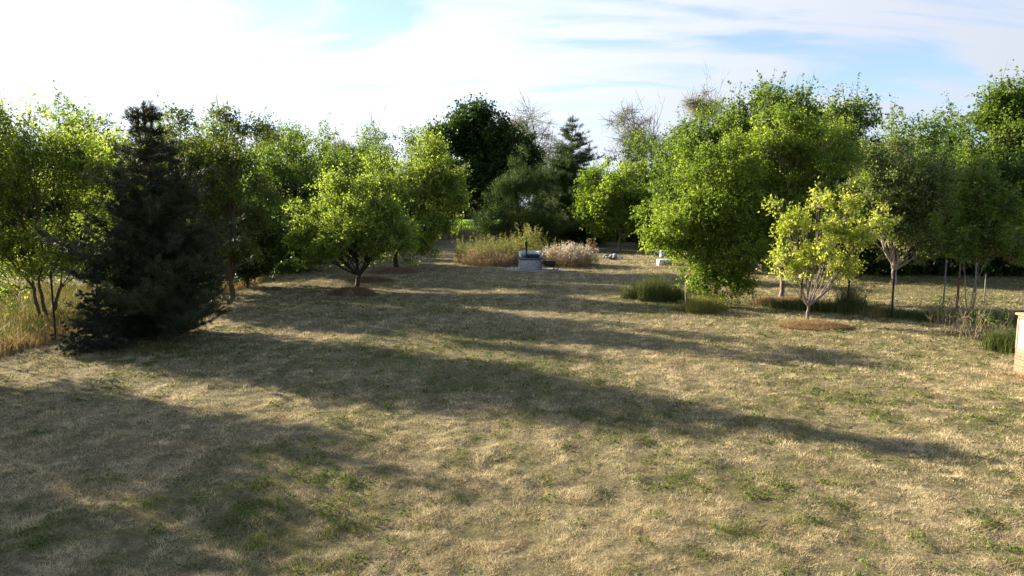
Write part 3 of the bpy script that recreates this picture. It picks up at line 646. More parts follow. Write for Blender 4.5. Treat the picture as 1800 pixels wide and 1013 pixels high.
far(B, 620, 92, 1.25, 2.2, 'dark far tree below the bare topped willow')
far(A, 690, 95, 1.35, 3.0, 'far tree crown above and behind the taller apple tree')
far(A, 340, 75, 1.25, 4.0, 'far tree hidden behind the browning drooping tree')
far(B, 250, 62, 1.2, .7, 'dark far tree showing through behind the pine')
far(A, 130, 60, 1.15, 5.0, 'far tree glimpsed behind the yellow green fence tree')
far(B, 10, 55, 1.1, 2.9, 'dark far tree at the left edge behind the fence tree')
far(B, 760, 120, .95, 1.1, 'low dark far tree beyond the green field, left of the maple')
far(B, 820, 212, 1.7, 2.1, 'dark far tree at the end of the green field, right')
far(B, 745, 215, 1.9, 3.1, 'dark far tree at the end of the green field, left')
far(B, 880, 214, 1.8, 4.4, 'dark far tree closing the green field behind the maple trunk')
far(B, 985, 80, 1.1, 1.5, 'dark mass of branches low behind the spruce')
far(B, 1050, 86, .95, 3.3, 'dark bush between the spruce and the small bright tree')
far(B, 1130, 82, 1.0, 4.1, 'dark bush behind the small bright round tree')
far(A, 1165, 90, 1.25, .4, 'mid green far tree left of the huge walnut')
far(B, 1200, 66, .9, 1.9, 'dark bush low behind the drooping pear branches')
far(B, 1290, 68, .9, 5.2, 'dark bush in the shade left under the huge walnut')
far(B, 1400, 66, .9, .9, 'dark bush in the shade right under the huge walnut')
far(B, 1490, 64, 1.15, 2.6, 'dark tree behind the yellow leaved tree, beyond the fence')
far(A, 1580, 70, 1.2, 3.6, 'mid green tree far behind the pale trunk apple tree')
far(B, 1600, 60, 1.0, 1.2, 'dark bush low behind the pale trunk apple tree')
far(B, 1680, 58, 1.1, 4.8, 'dark bush behind the grey barrel')
far(B, 1760, 56, 1.15, .2, 'dark bush beyond the fence near the right edge')
far(A, 1700, 66, 1.2, 2.4, 'mid green far tree behind the slender fence tree')
far(B, 1850, 52, 1.2, 3.9, 'dark bush cut by the right edge behind the fence')
for i_, (px_, D_, s_, z_, lb_) in enumerate([
    (-60, 48, 1.0, .95, 'dark bush low behind the left fence, cut by the left edge'), (90, 50, .95, .9, 'dark bush low behind the yellow green fence tree'), (180, 52, 1.0, 1.0, 'dark bush low left of the pine, beyond the fence'),
    (330, 50, .95, .95, 'dark bush low behind the browning drooping tree'), (405, 52, 1.0, 1.0, 'dark bush between the browning tree and the wide hedge tree'), (560, 56, .8, .6, 'dark low bush left behind the nearest apple tree'),
    (620, 84, 1.0, .9, 'dark low bush behind the nearest apple tree trunk'), (690, 84, 1.0, .8, 'dark low bush behind the second apple tree trunk'), (750, 92, .95, .8, 'dark low bush right behind the second apple tree'),
    (1000, 82, .9, .7, 'dark low bush hiding the spruce foot on the left'), (1165, 72, .9, .8, 'dark low bush behind the pale blue canister'), (1240, 74, 1.0, .9, 'dark low bush between drooping pear and walnut'),
    (1360, 54, .9, .8, 'dark low bush behind the trunk of the huge walnut'), (1440, 50, .9, .8, 'dark low bush right of the huge walnut trunk'), (1510, 42, .85, .9, 'dark low bush left behind the pale forked trunk'),
    (1625, 43, .85, .75, 'dark low bush right behind the pale forked trunk'), (1715, 42, .85, .75, 'dark low bush behind the grey stakes'), (1800, 40, .85, .8, 'dark low bush behind the brick wall, at the edge'), (905, 98, .8, .6, 'dark low bush right of the green field opening')]):
    far(B, px_, D_, s_, 1.3*i_, lb_, z_)
# trees standing left of the view whose shade falls on the near lawn
Cn = tree('orchard_tree', 'leafy tree just outside the left edge shading the near lawn', -250, 17.5,
          [(-250, 350, 100, 75), (-330, 390, 80, 70), (-170, 390, 60, 70), (-260, 430, 110, 60)], L_APPLE, B_BROWN, 13000, .12, 501, r0=.12, shoot=.7, fork=1.1, group='trees left of the lawn', twig=200, sub=.26, dense=.8)
copy_tree(Cn, -16.2, 14.3, .97, 1.7, 'second leafy tree outside the left edge shading the near lawn', 'trees left of the lawn')
copy_tree(Cn, -17.0, 12.2, .93, 3.3, 'third leafy tree outside the left edge shading the near lawn', 'trees left of the lawn')
copy_tree(Cn, -14.0, 7.6, .75, 4.6, 'fourth leafy tree outside the left edge shading the near lawn', 'trees left of the lawn')

# ------------------------------------------------------------------ tall weeds, mulch, clumps
def stalks(rng, x, y, h, lean, leaf, per, lo=.25, rad=.006, leafw=.35, z=None, bushy=.08):
    """leafy or seedy stems: returns stem tubes and leaves"""
    n = len(x); z = gz(x, y) if z is None else z
    a = rng.random(n)*2*np.pi; d = np.stack([np.cos(a), np.sin(a)], 1)*lean*rng.random(n)[:, None]
    b = np.stack([x, y, z-.02], 1)
    P = [b, b+np.stack([d[:, 0]*h*.25, d[:, 1]*h*.25, h*.55], 1), b+np.stack([d[:, 0]*h, d[:, 1]*h, h], 1)]
    k = 3; ang = np.array([0, 2.1, 4.2]); off = np.stack([np.cos(ang), np.sin(ang), 0*ang], 1)
    rr = [rad, rad*.8, rad*.3]
    V = np.stack([P[j][:, None]+off[None]*rr[j] for j in range(3)], 1).reshape(-1, 3)
    f = np.array([[j*3+i, j*3+(i+1) % 3, (j+1)*3+(i+1) % 3, (j+1)*3+i] for j in range(2) for i in range(3)])
    Fs = (np.arange(n)[:, None, None]*9+f[None]).reshape(-1, 4)
    t = lo+(1-lo)*rng.random((n, per)); t2 = t[..., None]
    pos = (1-t2)**2*P[0][:, None]+2*t2*(1-t2)*P[1][:, None]+t2**2*P[2][:, None]+rng.normal(size=(n, per, 3))*bushy*(1.15-t2)*h.mean()
    dd = rng.normal(size=(n, per, 3))*.6+[0, 0, .7]; sz = leaf*rng.uniform(.6, 1.3, (n, per))
    LV, LF = leaf_quads(pos.reshape(-1, 3), dd.reshape(-1, 3), rng.normal(size=(n*per, 3)), sz.ravel(), leafw)
    v = np.clip(np.repeat(rng.normal(.5, .17, n), per)+rng.normal(0, .12, n*per), 0, 1)
    return V, Fs, LV, LF, v
def weed_obj(name, rng, x, y, h, lean, leaf, per, m, parent=None, stem_v=.5, **kw):
    V, Fs, LV, LF, v = stalks(rng, x, y, h, lean, leaf, per, **kw)
    return mesh_obj(name, np.concatenate([V, LV]), np.concatenate([Fs, LF+len(V)]), m, parent, {'v': np.concatenate([np.full(len(Fs), stem_v), v])})
def region(rng, n, p0, p1, y0, y1):
    """random ground spots between picture columns p0..p1 and depths y0..y1"""
    y = rng.uniform(y0, y1, n); return (rng.uniform(p0, p1, n)-PX0)/F*y, y
rng = np.random.default_rng(900)
Dw = depth(477)
# weed bed behind the well
def bed(n, px, D, rx, ry, h0, h1, sc_, seed):
    p = at(px, 400, D); x, y = scatter_disc(rng, n, 0, 0, rx, ry, .55); e = (x/rx)**2+(y/ry)**2
    x = x+p[0]; y = y+D; h = rng.uniform(h0, h1, n)*(.35+1.3*vnoise(x, y, sc_, seed, 3))*(1.05-.18*np.clip(e, 0, 1.4)); keep = rng.random(n) < np.clip(1.9*vnoise(x, y, .6, seed+1)-.35, 0, 1)
    return x[keep], y[keep], np.clip(h[keep], .25, None)
x, y, h = bed(1700, 862, Dw+4.3, 2.3, 1.7, .4, 1.1, .8, 71)
tag(weed_obj('dry_weeds', rng, x, y, h, .6, .07, 20, L_WEEDDRY, rad=.008), 'brown dried tall grass at the left end of the weed bed', 'dry weeds', kind='stuff')
x, y, h = bed(2100, 890, Dw+6.2, 3.3, 2.6, .8, 1.9, .9, 73)
tag(weed_obj('green_weeds', rng, x, y, h, .55, .08, 24, L_WEED, rad=.008), 'tall yellowish green weeds filling the bed behind the well', 'weeds', kind='stuff')
x, y, h = bed(1000, 1000, Dw+4.2, 1.9, 1.7, .6, 1.3, .7, 75)
tag(weed_obj('seeding_weeds', rng, x, y, h, .6, .07, 16, L_WEEDDRY, rad=.008), 'brownish stems under the pale fluffy flower heads right of the well', 'weeds', kind='stuff')
n = 4200; cxx, cyy = scatter_disc(rng, 130, at(998, 400, Dw+4)[0], Dw+3.9, 1.75, 1.6, .5); k = rng.integers(0, 130, n); hh = rng.uniform(.55, 1.5, 130)*(1.0-.12*abs(cxx-cxx.mean()))
pos = np.stack([cxx[k], cyy[k], hh[k]], 1)+rng.normal(size=(n, 3))*[.10, .10, .13]
V, Fc = leaf_quads(pos, rng.normal(size=(n, 3)), rng.normal(size=(n, 3)), rng.uniform(.05, .12, n), .8)
tag(mesh_obj('fluffy_flowers', V, Fc, L_FLOWER, None, {'v': np.clip(rng.normal(.5, .2, n), 0, 1)}), 'pinkish white fluffy flower heads massed right of the well', 'flowers', kind='stuff')
def plant(name, label, px, D, hgt, n, spread, m, leaf=.09, per=30, cat='weed', lean=.35, group=None, rad=.008, **kw):
    p = at(px, 400, D); root = empty(name, (p[0], p[1], float(gz(p[0], p[1]))), label, cat, group)
    a = rng.random(n)*6.28; r = spread*rng.random(n)**.6
    weed_obj('foliage', rng, r*np.cos(a), r*np.sin(a), rng.uniform(.6, 1, n)*hgt, lean, leaf, per, m, root, z=np.zeros(n), rad=rad, **kw)
    return root
plant('tall_weed', 'tallest pale feathery weed plume rising behind the well pump', 932, Dw+7, 2.9, 60, .9, L_WEED, .12, 40, rad=.012)
plant('tall_weed', 'second feathery weed plume left of the pump, above the weed bed', 900, Dw+6.5, 2.1, 40, .7, L_WEED, .11, 36, rad=.012)
plant('tall_weed', 'rusty brown upright weed stalks at the right end of the weed bed', 1038, Dw+4.5, 2.0, 26, .35, L_WEEDDRY, .08, 26, rad=.012, lean=.12)
plant('tall_weed', 'slim pale green mullein like stalk among the fluffy flowers', 976, Dw+6, 1.9, 5, .12, L_WEED, .10, 60, rad=.03, lean=.05)
# grass clumps by the drooping pear
def clump(label, px, py, rx, ry, hgt, n, m, name='grass_clump', cat='grass clump', lean=.85, wd=.012, group=None):
    p = onground(px, py); root = empty(name, (p[0], p[1], float(gz(p[0], p[1]))), label, cat, group)
    x, y = scatter_disc(rng, n, 0, 0, rx, ry, .6); h = hgt*rng.uniform(.2, 1.15, n)*(.35+1.2*vnoise(x+p[0], y+p[1], .35, 97, 2))*(1.1-.3*((x/rx)**2+(y/ry)**2))
    o = blades('blades', x, y, np.clip(h, .08, None), np.full(n, wd), lean*rng.random(n), np.clip(rng.normal(.45, .2, n), 0, 1), m, rng, z=gz(x+p[0], y+p[1])-gz(p[0], p[1]), parent=root, bend=1)
    return root
clump('long dark green grass clump left of the wooden posts', 1152, 527, 1.25, .8, .95, 5200, L_TALL)
clump('shorter yellow green grass clump right of the wooden posts', 1232, 548, .95, .5, .62, 3000, L_TALLY)
clump('tuft of tall dry grass between the browning tree and the dark shrub', 418, 488, 1.0, 1.2, 1.9, 1800, L_TALLY, lean=.35, wd=.02)
clump('low pale dry grass clump at the foot of the fence, right of the yellow tree', 1537, 556, .55, .4, .35, 900, L_STRAW)
clump('brownish weedy clump beside the fence post just right of the yellow tree', 1492, 548, .7, .5, .8, 1500, L_TALL, lean=.6)
clump('green grass tuft against the left side of the brick wall', 1768, 620, .45, .45, .65, 1500, L_TALL)
clump('brown dry weeds in the shade behind the drooping pear tree', 1262, 478, 1.3, .8, 1.3, 1600, L_WEEDDRY, lean=.5, wd=.02)
# meadow beyond the left fence, verge along fences, strip before the field
def strip(name, label, cat, n, xa, xb, ya, yb, hgt, wd, m, kind='stuff', lean=.6):
    x = rng.uniform(xa, xb, n); y = rng.uniform(ya, yb, n); h = hgt*rng.uniform(.35, 1.1, n)*(.45+1.0*vnoise(x, y, 1.3, 81, 3))
    v = np.clip(.25+.6*vnoise(x, y, 1.6, 82)+rng.normal(0, .16, n), 0, 1)
    return tag(blades(name, x, y, h, np.full(n, wd)*rng.uniform(.6, 1.3, n), lean*rng.random(n)+.1, v, m, rng, bend=1), label, cat, kind=kind)
strip('meadow_grass', 'tall golden unmown grass beyond the left fence', 'tall grass', 42000, -30, -14.1, 15, 33, .55, .014, L_STRAW)
strip('meadow_weeds', 'green weeds mixed through the golden meadow beyond the left fence', 'weeds', 44000, -30, -14.1, 15, 33, .62, .02, L_TALL)
strip('verge_grass', 'dry weeds along the foot of the left fence', 'dry weeds', 8000, -14.5, -13.5, 16, 38, .42, .015, L_STRAW)
strip('field_verge', 'strip of tall straw coloured grass in front of the green field', 'dry grass', 22000, -22, 8, 86, 97, 1.0, .07, L_STRAW)
_q0 = onground(1567, 557)[:2]; _q1 = onground(1680, 567)[:2]
fp = lambda t: _q0+(_q1-_q0)*t
nn = 9000; tt = rng.uniform(-2.2, 3.2, nn); xx = _q0[0]+(_q1-_q0)[0]*tt+rng.normal(0, .32, nn); yy = _q0[1]+(_q1-_q0)[1]*tt+rng.normal(0, .28, nn)
hh = .5*rng.uniform(.3, 1.1, nn)*(.3+1.2*vnoise(xx, yy, 1.0, 83))
tag(blades('fence_weeds', xx, yy, hh, np.full(nn, .014), .6*rng.random(nn)+.1, np.clip(rng.normal(.4, .2, nn), 0, 1), L_TALL, rng, bend=1), 'weeds growing along the foot of the right wire fence', 'weeds', kind='stuff')
# mulch rings
def mulch(label, px, py, rx, ry, hgt, m, n=6000):
    p = onground(px, py); z0 = float(gz(p[0], p[1])); hgt *= 1.15; rx *= 1.12; ry *= 1.1; root = empty('mulch_ring', (p[0], p[1], z0), label, 'mulch', 'mulch rings round the orchard trees')
    rr = np.linspace(0, 1, 9); aa = np.linspace(0, 2*np.pi, 28, endpoint=False); w_ = 1+.10*np.sin(aa*3+px)+.07*np.sin(aa*7+py)
    X = rr[:, None]*rx*w_; Xx = X*np.cos(aa); Yy = rr[:, None]*ry*w_*np.sin(aa)
    top = lambda r: hgt*np.clip(1-r**2, 0, 1)*(.55+.45*np.clip(r*2.2, 0, 1))
    Z = top(rr)[:, None]*(.45+1.1*vnoise(Xx+p[0], Yy+p[1], .35, 91, 2))-.04*rr[:, None]+gz(Xx+p[0], Yy+p[1])-z0
    i = np.arange(8)[:, None]*28; j = np.arange(28)[None]; k = (j+1) % 28
    mesh_obj('mound', np.stack([Xx, Yy, Z], 2).reshape(-1, 3), np.stack([i+j, i+k, i+k+28, i+j+28], 2).reshape(-1, 4), MOUND, root, smooth=True)
    a = rng.random(n)*2*np.pi; r = rng.random(n)**.5*1.12; x = r*rx*np.cos(a); y = r*ry*np.sin(a)
    z = top(np.clip(r, 0, 1))+gz(x+p[0], y+p[1])-z0
    blades('straw', x, y, rng.uniform(.04, .16, n), np.full(n, .014), rng.uniform(.4, 2.4, n), np.clip(rng.normal(.45, .22, n), 0, 1), m, rng, z=z, parent=root)
MOUND = rough_mat('mulch_mound', [(.35, G(.05, .03, .018)), (.65, G(.28, .18, .10))], 14, 6, .95, .9)
mulch('brown straw ring heaped round the trunk of the nearest apple tree', 622, 516, .95, .62, .30, L_HAY)
mulch('brown straw heap between the two apple trees on the left lawn', 652, 494, 1.05, .6, .20, L_HAY)
mulch('brown straw ring round the trunk of the second apple tree', 695, 479, 1.4, .8, .26, L_HAY)
mulch('pale straw ring round the young yellow leaved tree', 1430, 574, .95, .55, .14, L_GOLDHAY)
mulch('brown straw ring under the upright tree behind the yellow tree', 1376, 533, 1.15, .6, .20, L_HAY)
mulch('small straw ring at the foot of the tiny sapling', 1186, 468, .9, .5, .12, L_GOLDHAY, 1500)

# ------------------------------------------------------------------ well with hand pump
wp = at(933, 400, Dw); wx, wy = wp[0], Dw+.75; wz = float(gz(wx, wy))
pv = sheet('paving', np.linspace(wx-2.0, wx+2.3, 40), np.linspace(wy-1.35, wy+1.0, 24), lambda X, Y: gz(X, Y)+.03+.02*vnoise(X, Y, .4, 95)-.16*np.clip((((X-wx-.1)/2.0)**2+((Y-wy)/1.15)**2+1.1*vnoise(X, Y, .5, 96)-1.25), 0, 1), PAVE)
tag(pv, 'pale concrete apron around the well', kind='structure')
well = empty('well', (wx, wy, wz), 'round concrete well ring with slab and white upper surround, in front of the weed bed', 'well')
MB().lathe([(.60, 0), (.79, 0), (.80, .02), (.785, .40), (.79, .78), (.77, .80), (.60, .80)], n=40).build('well_ring', CONC, well, smooth=False)
MB().lathe([(0, .801), (.84, .801), (.86, .82), (.86, .90), (.84, .92), (0, .92)], n=40).build('cover_slab', CONC_D, well)
m_ = MB(); a0 = np.radians(np.linspace(-35, 215, 26))
for r_, z_ in (): pass
prof = [(.66, .922), (.76, .922), (.76, 1.42), (.735, 1.45), (.68, 1.45), (.66, 1.42)]
V = np.array([[r*math.cos(a), r*math.sin(a), .922+(z-.922)*.82] for a in a0 for r, z in prof]); q = len(prof)
m_.add(V, [[i*q+j, i*q+(j+1) % q, (i+1)*q+(j+1) % q, (i+1)*q+j] for i in range(25) for j in range(q)] + [[0, 5, 2, 1], [2, 5, 4, 3]][:1] + [[25*q+a for a in (0, 1, 2, 5)], [25*q+a for a in (2, 3, 4, 5)], [2, 5, 4, 3]])
m_.build('upper_surround', CONC_W, well)
pump = MB(); px_ = -.27; py_ = -.30
pump.lathe([(0, .923), (.13, .923), (.13, .95), (.055, .97), (.050, 1.75), (.085, 1.77), (.085, 2.05), (.06, 2.10), (.03, 2.12), (0, 2.12)], (px_, py_, 0), 16)
pump.build('pump_body', PUMP, well)
hb = [o for o in well.children if o.name.startswith('pump_body')][0]
MB().tube([(px_-.04, py_, 1.62), (px_-.20, py_-.02, 1.63), (px_-.36, py_-.04, 1.62), (px_-.40, py_-.045, 1.55)], .032, 8).build('spout', PUMP, hb)
MB().tube([(px_, py_, 2.10), (px_, py_, 2.45)], .018, 8).tube([(px_-.30, py_, 2.22), (px_-.12, py_, 2.30), (px_+.08, py_, 2.34)], [.014, .02, .03], 8).lathe([(0, 2.42), (.035, 2.43), (.035, 2.50), (0, 2.52)], (px_, py_, 0), 10).build('pump_handle', PUMP, hb)
well.scale = (.97, .97, .87)
# open dark trough on the slab
def tub(name, m, L, W_, H, t=.025, taper=.82, parent=None):
    o = MB(); q = []
    for (hx, hy, z) in ((L/2*taper, W_/2*taper, 0), (L/2, W_/2, H), (L/2-t, W_/2-t, H), (L/2*taper-t, W_/2*taper-t, t)):
        c = min(hx, hy)*.35
        q.append([(hx-c, -hy, z), (hx, -hy+c, z), (hx, hy-c, z), (hx-c, hy, z), (-hx+c, hy, z), (-hx, hy-c, z), (-hx, -hy+c, z), (-hx+c, -hy, z)])
    V = np.array(q).reshape(-1, 3); f = [[k*8+i, k*8+(i+1) % 8, (k+1)*8+(i+1) % 8, (k+1)*8+i] for k in range(3) for i in range(8)]
    f += [[24, 25, 26, 27], [24, 27, 28, 31], [28, 29, 30, 31], [3, 2, 1, 0], [7, 4, 3, 0], [7, 6, 5, 4]]
    o.add(V, f)
    r = [(x*1.02, y*1.02, H) for x, y, _ in q[1]]; r.append(r[0]); o.tube(r, .016, 6)
    return o.build(name, m, parent)
tr = tub('trough', PLAST_B, .86, .34, .20); tr.location = (wx+.16, wy-.48, wz+.803); tag(tr, 'dark blue plastic trough lying on the well slab beside the pump', 'trough')
# wheelbarrow
bx_ = at(965, 400, Dw+.1); wb = empty('wheelbarrow', (bx_[0], Dw+.25, float(gz(bx_[0], Dw+.25))), 'black wheelbarrow parked against the right side of the well', 'wheelbarrow', rz=R(8))
tb = tub('tub', PLAST_K, .78, .58, .30, taper=.68, parent=wb); tb.location = (.06, 0, .28)
for s_ in (-1, 1):
    MB().tube([(.42, s_*.06, .20), (.10, s_*.18, .25), (-.30, s_*.24, .38), (-.72, s_*.26, .74)], .020, 8).build('handle', PLAST_K, wb)
    MB().tube([(-.12, s_*.20, .31), (-.20, s_*.22, .03), (-.05, s_*.22, .03)], .015, 8).build('leg', PLAST_K, wb)
wh = MB(); an = np.linspace(0, 2*np.pi, 21); wh.tube([(.47+.155*math.cos(a), 0, .185+.155*math.sin(a)) for a in an], .032, 8)
wh.build('wheel', PLAST_K, wb)
whl = [o for o in wb.children if o.name.startswith('wheel') and o.type == 'MESH'][0]
rim = MB()
for k_ in range(5): a = k_*2*np.pi/5; rim.tube([(.47, 0, .185), (.47+.14*math.cos(a), 0, .185+.14*math.sin(a))], .010, 6)
rim.tube([(.47, -.10, .185), (.47, .10, .185)], .014, 8).build('rim', STEEL, whl)

# ------------------------------------------------------------------ small things on the lawn
def stone_mesh(name, r, seed, parent, loc, m=STONE, flat=.6):
    rg = np.random.default_rng(seed); nu, nv = 12, 7
    th = np.linspace(0, 2*np.pi, nu, endpoint=False); ph = np.linspace(.15, np.pi-.15, nv); V = []
    k1, k2 = rg.normal(size=(2, 3)); 
    for p in ph:
        for t in th:
            d = np.array([np.sin(p)*np.cos(t), np.sin(p)*np.sin(t), np.cos(p)]); s = 1+.22*np.sin(d@k1*3)+.14*np.sin(d@k2*5)
            V.append(d*s*[1, .8, flat]*r)
    f = [[i*nu+j, (i+1)*nu+j, (i+1)*nu+(j+1) % nu, i*nu+(j+1) % nu] for i in range(nv-1) for j in range(nu)]
    b = MB(); b.add(V, f, [])
    c0 = len(V); b.add([np.mean(V[:nu], 0), np.mean(V[-nu:], 0)]); b.f3.append(np.array([[c0, j, (j+1) % nu] for j in range(nu)]+[[c0+1, (nv-1)*nu+(j+1) % nu, (nv-1)*nu+j] for j in range(nu)]))
    o = b.build(name, m, parent); o.location = loc; o.rotation_euler = (0, 0, rg.random()*6); return o
pp = onground(1080, 456)
pile = empty('rubble_pile', (pp[0], pp[1], 0), 'low heap of grey and white rubble in the shade under the small bright tree', 'rubble pile')
for k_ in range(16):
    a = rng.random()*6.28; r_ = rng.random()**.6*.75; stone_mesh('stone', rng.uniform(.14, .30), 700+k_, pile, (r_*math.cos(a), r_*math.sin(a)*.7, .10+.30*(1-r_)*rng.random()+.03), CONC_W if k_ % 4 == 0 else STONE)
pp = onground(1169, 468)
tag(MB().box(0, 0, 0, .92, .55, .42, .03, .12).build('concrete_block', CONC_W), 'pale concrete block lying on the sunlit lawn left of the tiny sapling', 'block'); bk = bpy.data.objects['concrete_block']; bk.location = (pp[0], pp[1]+.3, float(gz(pp[0], pp[1])))
pp = onground(1165, 453)
can = empty('water_can', (pp[0], pp[1], 0), 'pale blue canister in the shade behind the concrete block', 'canister')
MB().lathe([(0, 0), (.24, 0), (.27, .03), (.27, .22), (.255, .24), (.27, .26), (.27, .52), (.24, .60), (.10, .68), (.09, .74), (0, .74)], n=20).build('can_body', PALEBLUE, can)
MB().lathe([(0, .741), (.11, .741), (.11, .80), (0, .80)], n=16).build('cap', PLAST_B, can)
pp = onground(1178, 452)
bag = MB(); bag.lathe([(0, 0), (.28, .01), (.36, .12), (.34, .35), (.24, .55), (.10, .66), (.13, .74), (0, .72)], n=14)
bg_ = bag.build('sack', PLAST_K, smooth=True); bg_.location = (pp[0], pp[1], 0); tag(bg_, 'dark tied sack standing beside the pale blue canister', 'sack')
# drum beyond the right fence
pp = onground(1656, 482)
dr_ = empty('metal_drum', (pp[0], pp[1], 0), 'blue grey ribbed drum standing in the shade beyond the right fence', 'drum')
MB().lathe([(0, 0), (.33, 0), (.35, .02), (.345, .26), (.37, .29), (.345, .32), (.345, .56), (.37, .59), (.345, .62), (.345, .86), (.36, .89), (.33, .90), (.32, .87), (0, .87)], n=28).build('drum_body', BARREL, dr_)
MB().lathe([(.03, .871), (.045, .871), (.045, .89), (0, .895)], (.18, 0, 0), n=12).build('bung', STEEL, dr_)
# wooden posts by the grass clumps
pp = onground(1209, 536); ws = empty('wooden_post_frame', (pp[0], pp[1], float(gz(pp[0], pp[1]))), 'weathered pinkish wooden board on two legs between the grass clumps', 'wooden frame', rz=R(-20))
MB().box(0, 0, .38, .26, .07, .55, .012, .06).build('board', WOOD, ws)
for s_ in (-1, 1): MB().box(s_*.09, .015, -.05, .055, .055, .44, .008, .05*s_).build('leg', WOOD, ws)
MB().box(-.03, 0, .93, .10, .06, .16, .01, .02).build('board_tip', WOOD, ws)

# ------------------------------------------------------------------ fences
def post(name, x, y, h, w_, m, parent, lean=0.0, base=(0, 0, 0)):
    z = float(gz(x, y)) if y < 75 else 0
    b = MB().tube([(0, 0, -.15), (lean*h*.5, 0, h*.5), (lean*h, 0, h)], w_/2, 8).lathe([(0, h-.005), (w_*.62, h-.004), (w_*.5, h+.015), (0, h+.03)], (lean*h, 0, 0), 8)
    o = b.build(name, m, parent); o.location = (x-base[0], y-base[1], z-base[2]); return o
def mesh_fence(label, pts, h, postm, wire_sp=(.15, .15), wire_r=.0022, pw=.055, hs=None, group=None):
    root = empty('wire_fence', (pts[0][0], pts[0][1], 0), label, 'fence', group)
    for i, (x, y) in enumerate(pts):
        post('post', x, y, (hs[i] if hs else h), pw, postm[i] if isinstance(postm, list) else postm, root, base=(pts[0][0], pts[0][1], 0))
    b = MB()
    for (x0, y0), (x1, y1) in zip(pts[:-1], pts[1:]):
        L = math.hypot(x1-x0, y1-y0); a = np.array([x0-pts[0][0], y0-pts[0][1]]); d = np.array([x1-x0, y1-y0]); z0 = float(gz(x0, y0)) if y0 < 75 else 0
        hh = h*.86
        for z in np.arange(.08, hh, wire_sp[1]):
            b.tube([(a[0], a[1], z+z0), (a[0]+d[0]*.5, a[1]+d[1]*.5, z+z0-.015), (a[0]+d[0], a[1]+d[1], z+z0)], wire_r, 3)
        for t in np.arange(0.02, L, wire_sp[0])/L:
            b.tube([(a[0]+d[0]*t, a[1]+d[1]*t, z0+.02), (a[0]+d[0]*t, a[1]+d[1]*t, z0+hh)], wire_r, 3)
    b.build('wire_mesh', WIRE, root); return root
mesh_fence('wire mesh fence with dark posts along the left side of the lawn', [(-13.85, yy_) for yy_ in (14.4, 17.4, 20.4, 23.4, 26.4, 29.4, 32.4, 35.4)], 2.05, DARKPOST)
FP = [fp(t) for t in (-1.6, -.75, 0, 1, 2.1, 3.2)]
mesh_fence('wire mesh fence with dark and rusty posts across the right of the garden', [tuple(p) for p in FP], 1.55, [DARKPOST, DARKPOST, DARKPOST, RUST, DARKPOST, STEEL], hs=[1.5, 1.6, 1.7, 1.55, 1.45, 1.7], pw=.075)
mesh_fence('far wire fence with dark posts in front of the green field', [(at(p, 400, 97)[0], 97) for p in (774, 811, 845, 880)], 2.3, DARKPOST, (.5, .4), .006, .13)
g2 = 'grey garden stakes beyond the right fence'
for (px, D, h_, lab) in ((1668, 26.5, 1.95, 'thin grey stake just left of the rusty fence post'), (1693, 27, 1.9, 'thin grey stake just right of the rusty fence post'),
                         (1722, 25.5, 1.95, 'tallest pale grey stake, beside the slender dark tree'), (1740, 28, 1.3, 'short dark stake right of the slender dark tree')):
    p = at(px, 400, D); r0_ = empty('garden_stake', (p[0], D, float(gz(p[0], D))), lab, 'stake', g2)
    MB().tube([(0, 0, -.1), (.01, 0, h_*.5), (.0, 0, h_)], .026, 8).build('shaft', STEEL, r0_); MB().lathe([(0, 0), (.032, 0), (.032, .04), (0, .045)], (0, 0, h_), 8).build('cap', DARKPOST, r0_)
for (px, py, h_, lab) in ((657, 472, .75, 'short stake between the trunks of the two apple trees'), (721, 466, .8, 'short stake right of the second apple tree trunk')):
    p = onground(px, py); o = MB().tube([(0, 0, -.1), (.01, 0, h_*.5), (0, .01, h_)], .025, 8).lathe([(.025, h_), (.028, h_+.01), (0, h_+.03)], n=8).build('garden_stake', DARKPOST); o.location = p; tag(o, lab, 'stake', 'short orchard stakes')
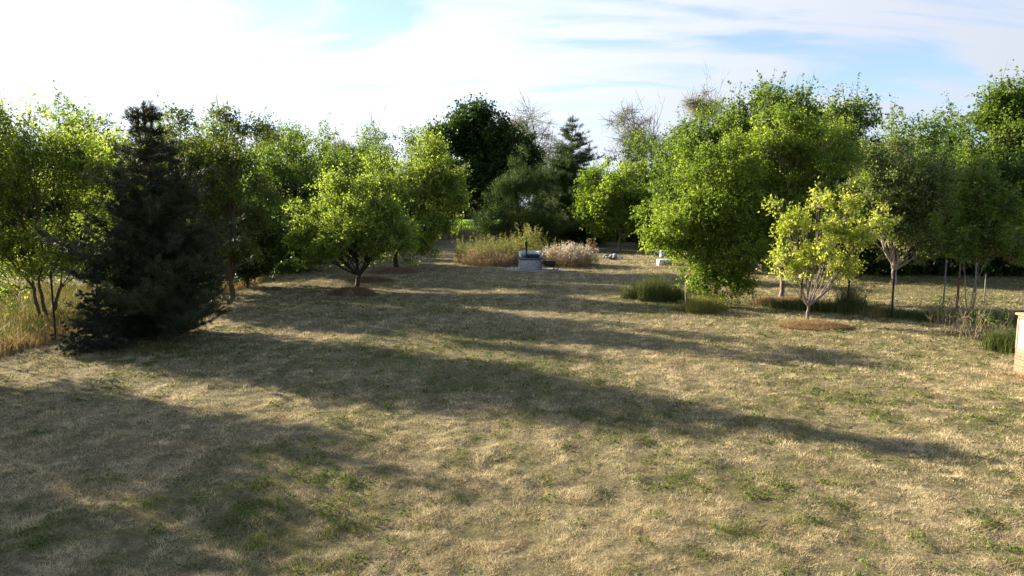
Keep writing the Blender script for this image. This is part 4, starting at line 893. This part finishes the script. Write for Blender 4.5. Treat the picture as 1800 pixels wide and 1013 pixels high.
# tangled dry stems at the fence near the brick wall
def brush(label, px, D, n, hgt, spread, m, seed, name='dry_brush', leaves=0):
    rg = np.random.default_rng(seed); p = at(px, 400, D); root = empty(name, (p[0], D, float(gz(p[0], D))), label, 'brush')
    ls = []; rs = []
    for k in range(n):
        a = rg.random()*6.28; b0 = np.array([rg.normal()*spread*.5, rg.normal()*spread*.35, 0]); hh = hgt*rg.uniform(.35, 1.05)
        e = b0+np.array([np.cos(a)*hh*rg.uniform(.1, .7), np.sin(a)*hh*.4, hh]); mpt = (b0+e)/2+[0, 0, hh*.15]
        Q = bez(b0, mpt, e, 6)+rg.normal(size=(6, 3))*.02; ls.append(Q); rs.append(np.linspace(.011, .004, 6))
        for j in range(2):
            t = rg.integers(2, 5); ls.append(bez(Q[t], Q[t]+rg.normal(size=3)*.12+[0, 0, .1], Q[t]+rg.normal(size=3)*.22+[0, 0, .22], 4)); rs.append(np.linspace(.006, .002, 4))
    v, f = tube_arrays(ls, rs, 4); mesh_obj('stems', v, f, m, root)
    if leaves:
        tips = np.array([q[rg.integers(2, len(q))] for q in ls for _ in range(leaves)])+rg.normal(size=(len(ls)*leaves, 3))*.07
        V, Fc = leaf_quads(tips, rg.normal(size=(len(tips), 3)), rg.normal(size=(len(tips), 3)), rg.uniform(.04, .09, len(tips)), .5)
        mesh_obj('leaves', V, Fc, L_GREY, root, {'v': rg.random(len(tips))*.7})
brush('tangle of crossed pale dry stems at the fence left of the brick wall', 1712, 21.6, 34, 1.35, .9, B_DRY, 31, leaves=4)
brush('dry brown stalks between the tangle and the brick wall', 1752, 20.2, 30, 1.0, .8, B_DRY, 32, leaves=6)
brush('thin dry stalks at the base of the rusty post', 1672, 23.4, 22, .9, .7, B_DRY, 33, leaves=5)
brush('leafy brown brush by the fence right of the yellow tree', 1500, 27.2, 30, 1.2, .8, B_BROWN, 34, leaves=8)

# ------------------------------------------------------------------ brick wall at the right edge
cz = float(gz(12.5, 16)); _b = onground(1781, 652); bw = empty('brick_wall', (_b[0], _b[1], cz), 'low brick wall with white panel and clay coping at the right edge', 'wall')
def slab(name, m, x0, x1, y0, y1, z0, z1, bev=.008): return MB().box((x0+x1)/2, (y0+y1)/2, z0, x1-x0, y1-y0, z1-z0, bev).build(name, m, bw)
slab('brick_base', BRICK, 0, 1.6, -3.4, 0, -.1, .60)
slab('white_panel', PLASTER, .015, 1.585, -3.385, -.015, .60, 1.32)
slab('corner_strip', COPING, -.004, .05, -.05, .004, .60, 1.32, .004)
slab('brick_course', BRICK, 0, 1.6, -3.4, 0, 1.32, 1.42)
slab('coping', COPING, -.05, 1.65, -3.45, .05, 1.42, 1.47, .012)
